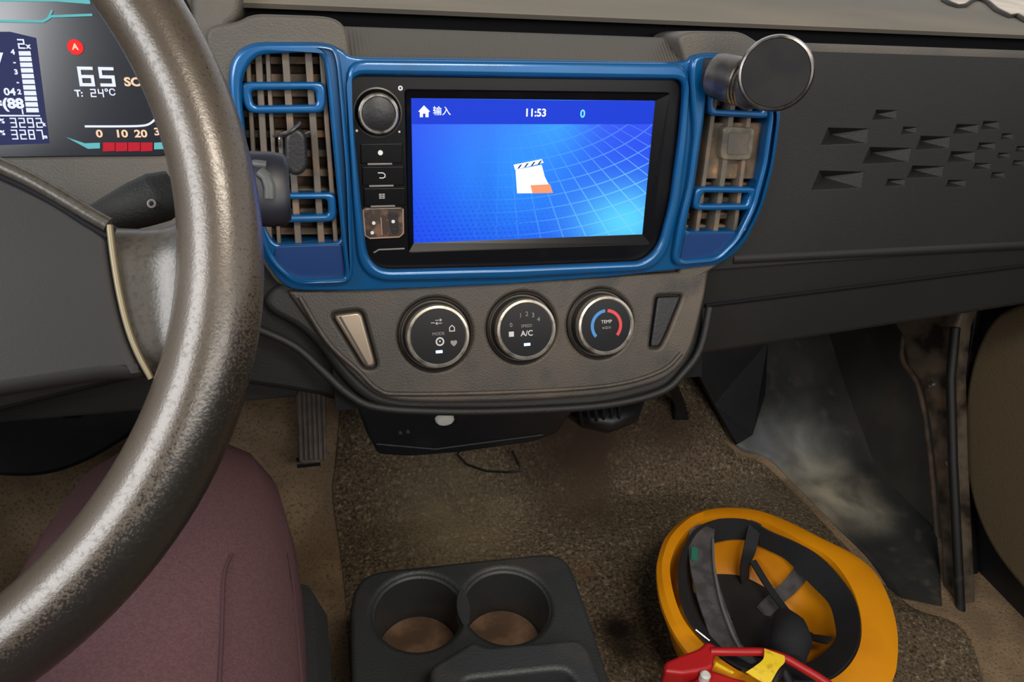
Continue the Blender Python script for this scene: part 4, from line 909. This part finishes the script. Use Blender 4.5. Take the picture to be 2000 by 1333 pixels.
# headband: outer edge near the rim, inner edge lower
BO = [(420, 600), (440, 480), (520, 330), (640, 262), (780, 240), (900, 270), (1020, 335), (1175, 400), (1320, 480), (1435, 590), (1560, 760), (1600, 900), (1590, 1060), (1520, 1190), (1400, 1290), (1230, 1310), (1060, 1290), (850, 1230), (680, 1130), (570, 1020), (480, 900), (430, 750)]
BI = [(500, 620), (520, 520), (590, 430), (670, 395), (790, 378), (880, 390), (985, 440), (1105, 500), (1195, 585), (1285, 680), (1400, 800), (1440, 930), (1445, 1030), (1380, 1110), (1290, 1180), (1180, 1200), (1060, 1190), (900, 1150), (760, 1080), (660, 980), (570, 880), (520, 760)]
a_ = loop(BO, -.003); b2_ = loop(BI, -.036)
mk('headband', strip_me('headband', a_ + a_[:1], b2_ + b2_[:1], .003), M_STRAPD, hm)
def sp_(name, pts, wd, m, h, th=.0025, par=hm):
    P = crv([c8(a, b_, z) for (a, b_), z in zip(pts, h)], 6); A_ = []; B_ = []
    for i, p in enumerate(P):
        t = P[min(i + 1, len(P) - 1)] - P[max(i - 1, 0)]; s = t.cross(Vector((0, -.3, 1))).normalized() * wd / 2
        A_.append(p + s); B_.append(p - s)
    return mk(name, strip_me(name, A_, B_, th), m, par)
sb = sp_('sweatband', [(575, 290), (562, 400), (575, 560), (610, 720), (670, 900), (740, 1080), (850, 1220)], .034, M_STRAPG, [-.006, -.010, -.013, -.016, -.018, -.018, -.018])
sb['label'] = 'grey padded sweatband'
sp_('green_mark', [(522, 435), (520, 515)], .009, M_GREEN, [-.008, -.009], .002, sb)
sp_('band_edge', [(640, 380), (648, 560), (690, 780), (760, 980), (815, 1090)], .003, mat('edge_grey', (104, 100, 100), .8), [-.0085, -.010, -.012, -.013, -.014], .003, sb)
sp_('cradle_strap', [(925, 240), (905, 330), (880, 450), (850, 560), (850, 650)], .017, M_STRAPD, [-.002, -.014, -.030, -.060, -.085])
sp_('cradle_strap', [(1240, 560), (1150, 680), (1060, 760), (960, 860)], .020, M_STRAPG, [-.035, -.062, -.078, -.088])
sp_('cradle_strap', [(480, 780), (600, 800), (760, 840)], .024, M_STRAPD, [-.035, -.06, -.08])
sp_('cradle_strap', [(900, 520), (1010, 700), (1130, 860), (1230, 960)], .010, M_STRAPD, [-.05, -.058, -.058, -.05])
sp_('cradle_strap', [(1400, 1040), (1300, 1020), (1240, 990), (1120, 930)], .012, M_STRAPD, [-.04, -.055, -.065, -.085])
cpd = [(640, 545), (760, 540), (890, 550), (980, 660), (1080, 800), (1180, 900), (1200, 1060), (1120, 1150), (960, 1180), (800, 1130), (700, 980), (650, 760)]
pd = [c8(a, b_, -.088) for a, b_ in cpd]
FP = level(HZ - .088); plate('crown_pad', FP, rnd([(p.x, p.y) for p in pd], .01), -.006, 0, M_STRAPD, hm, bev=.002)
kn_ = crv([c8(1090, 900, -.04), c8(1150, 930, -.022), c8(1190, 990, -.016), c8(1180, 1060, -.016), c8(1120, 1100, -.02)], 4)
mk('adjuster_knob', tube_me('adjuster_knob', [c8(1110, 900, -.04), c8(1140, 960, -.026), c8(1150, 1040, -.020), c8(1130, 1110, -.024), c8(1150, 1200, -.02)], [.014, .021, .024, .022, .016], n=14), M_STRAPD, hm)

# ------------------------------------------------------------------ red tool with cord and yellow tag
RZ = level(.224)
def r9(x, y): return (1280 + x * .18, 1180 + y * .18)
def w9(x, y, h=0): return RZ.W(*r9(x, y), h)
rd = thing('red_clamp', 'red plastic clamp with a looped red cord lying against the helmet', 'clamp', w9(500, 700))
plate('jaw', RZ, rnd(RZ.px([r9(*q) for q in [(110, 620), (300, 540), (470, 480), (560, 400), (640, 430), (690, 480), (640, 560), (640, 680), (560, 720), (300, 760), (110, 740), (90, 690)]]), .004), -.024, 0, M_RED, rd, bev=.004, bres=3)
plate('handle', RZ, rnd(RZ.px([r9(*q) for q in [(400, 800), (620, 660), (860, 740), (1000, 770), (1150, 900), (1250, 1100), (500, 1100)]]), .004), -.030, -.008, M_RED, rd, bev=.004, bres=3)
mk('cord', tube_me('cord', crv([w9(600, 520, -.002), w9(760, 520, 0), w9(960, 522, 0), w9(1180, 528, 0), w9(1400, 590, 0), w9(1600, 700, 0), w9(1800, 820, 0), w9(2000, 960, 0)], 5), .0046, n=12), M_RED, rd)
u, v = RZ.p(*r9(545, 770), .001); lathe('rivet', RZ, u, v, [(.0055, -.010), (.0055, .001), (.0035, .003), (.001, .003)], M_WHITE, rd, n=18)
mk('pin', tube_me('pin', [w9(440, 280, .004), w9(590, 400, .002)], .0012, n=6), M_CHROME, rd)
mk('yellow_stripe', strip_me('yellow_stripe', [w9(650, 640, .001), w9(850, 750, -.004)], [w9(640, 670, .001), w9(830, 765, -.004)], .003), M_YTAG, rd)
tg = mk('warning_tag', strip_me('warning_tag', crv([w9(1180, 490, .007), w9(1170, 600, .006), w9(1080, 680, .004), w9(980, 745, .002)], 5), crv([w9(1400, 570, .007), w9(1400, 640, .006), w9(1330, 720, .005), w9(1230, 900, -.002)], 5), .0016), M_YTAG)
tag(tg, 'crumpled bright yellow tag wrapped on the red cord', 'tag')
cl2 = tube('black_cable', crv([w9(1500, 1000, -.02), w9(1380, 720, -.014), w9(1300, 800, -.012), w9(1250, 1000, -.02)], 6), .006, M_BLACK)
tag(cl2, 'black coiled strap end beside the yellow tag at the bottom edge', 'strap')

# ------------------------------------------------------------------ paper on the dash top, upper right
PP = Fr((0, .064, a0[1] + .0025), (1, 0, 0), (0, .336, zf - a0[1] - .002))
pp = [(1836, -40), (1842, 0), (1856, 8), (1870, 13), (1884, 12), (1898, 2), (1912, -2), (1930, 6), (1946, 20), (1960, 27), (1972, 33), (1986, 31), (2005, 42), (2040, 52), (2060, -40)]
po_ = plate('torn_cloth', PP, PP.px(pp), .0, .004, M_PAPER, bev=.001)
tag(po_, 'cream cloth scrap with a ragged dark edge on the dash top', 'cloth')
ed_ = tube('dark_edge', [PP.W(a, b_, .001) for a, b_ in pp[1:-1]], .0028, M_EDGE, po_, n=6)
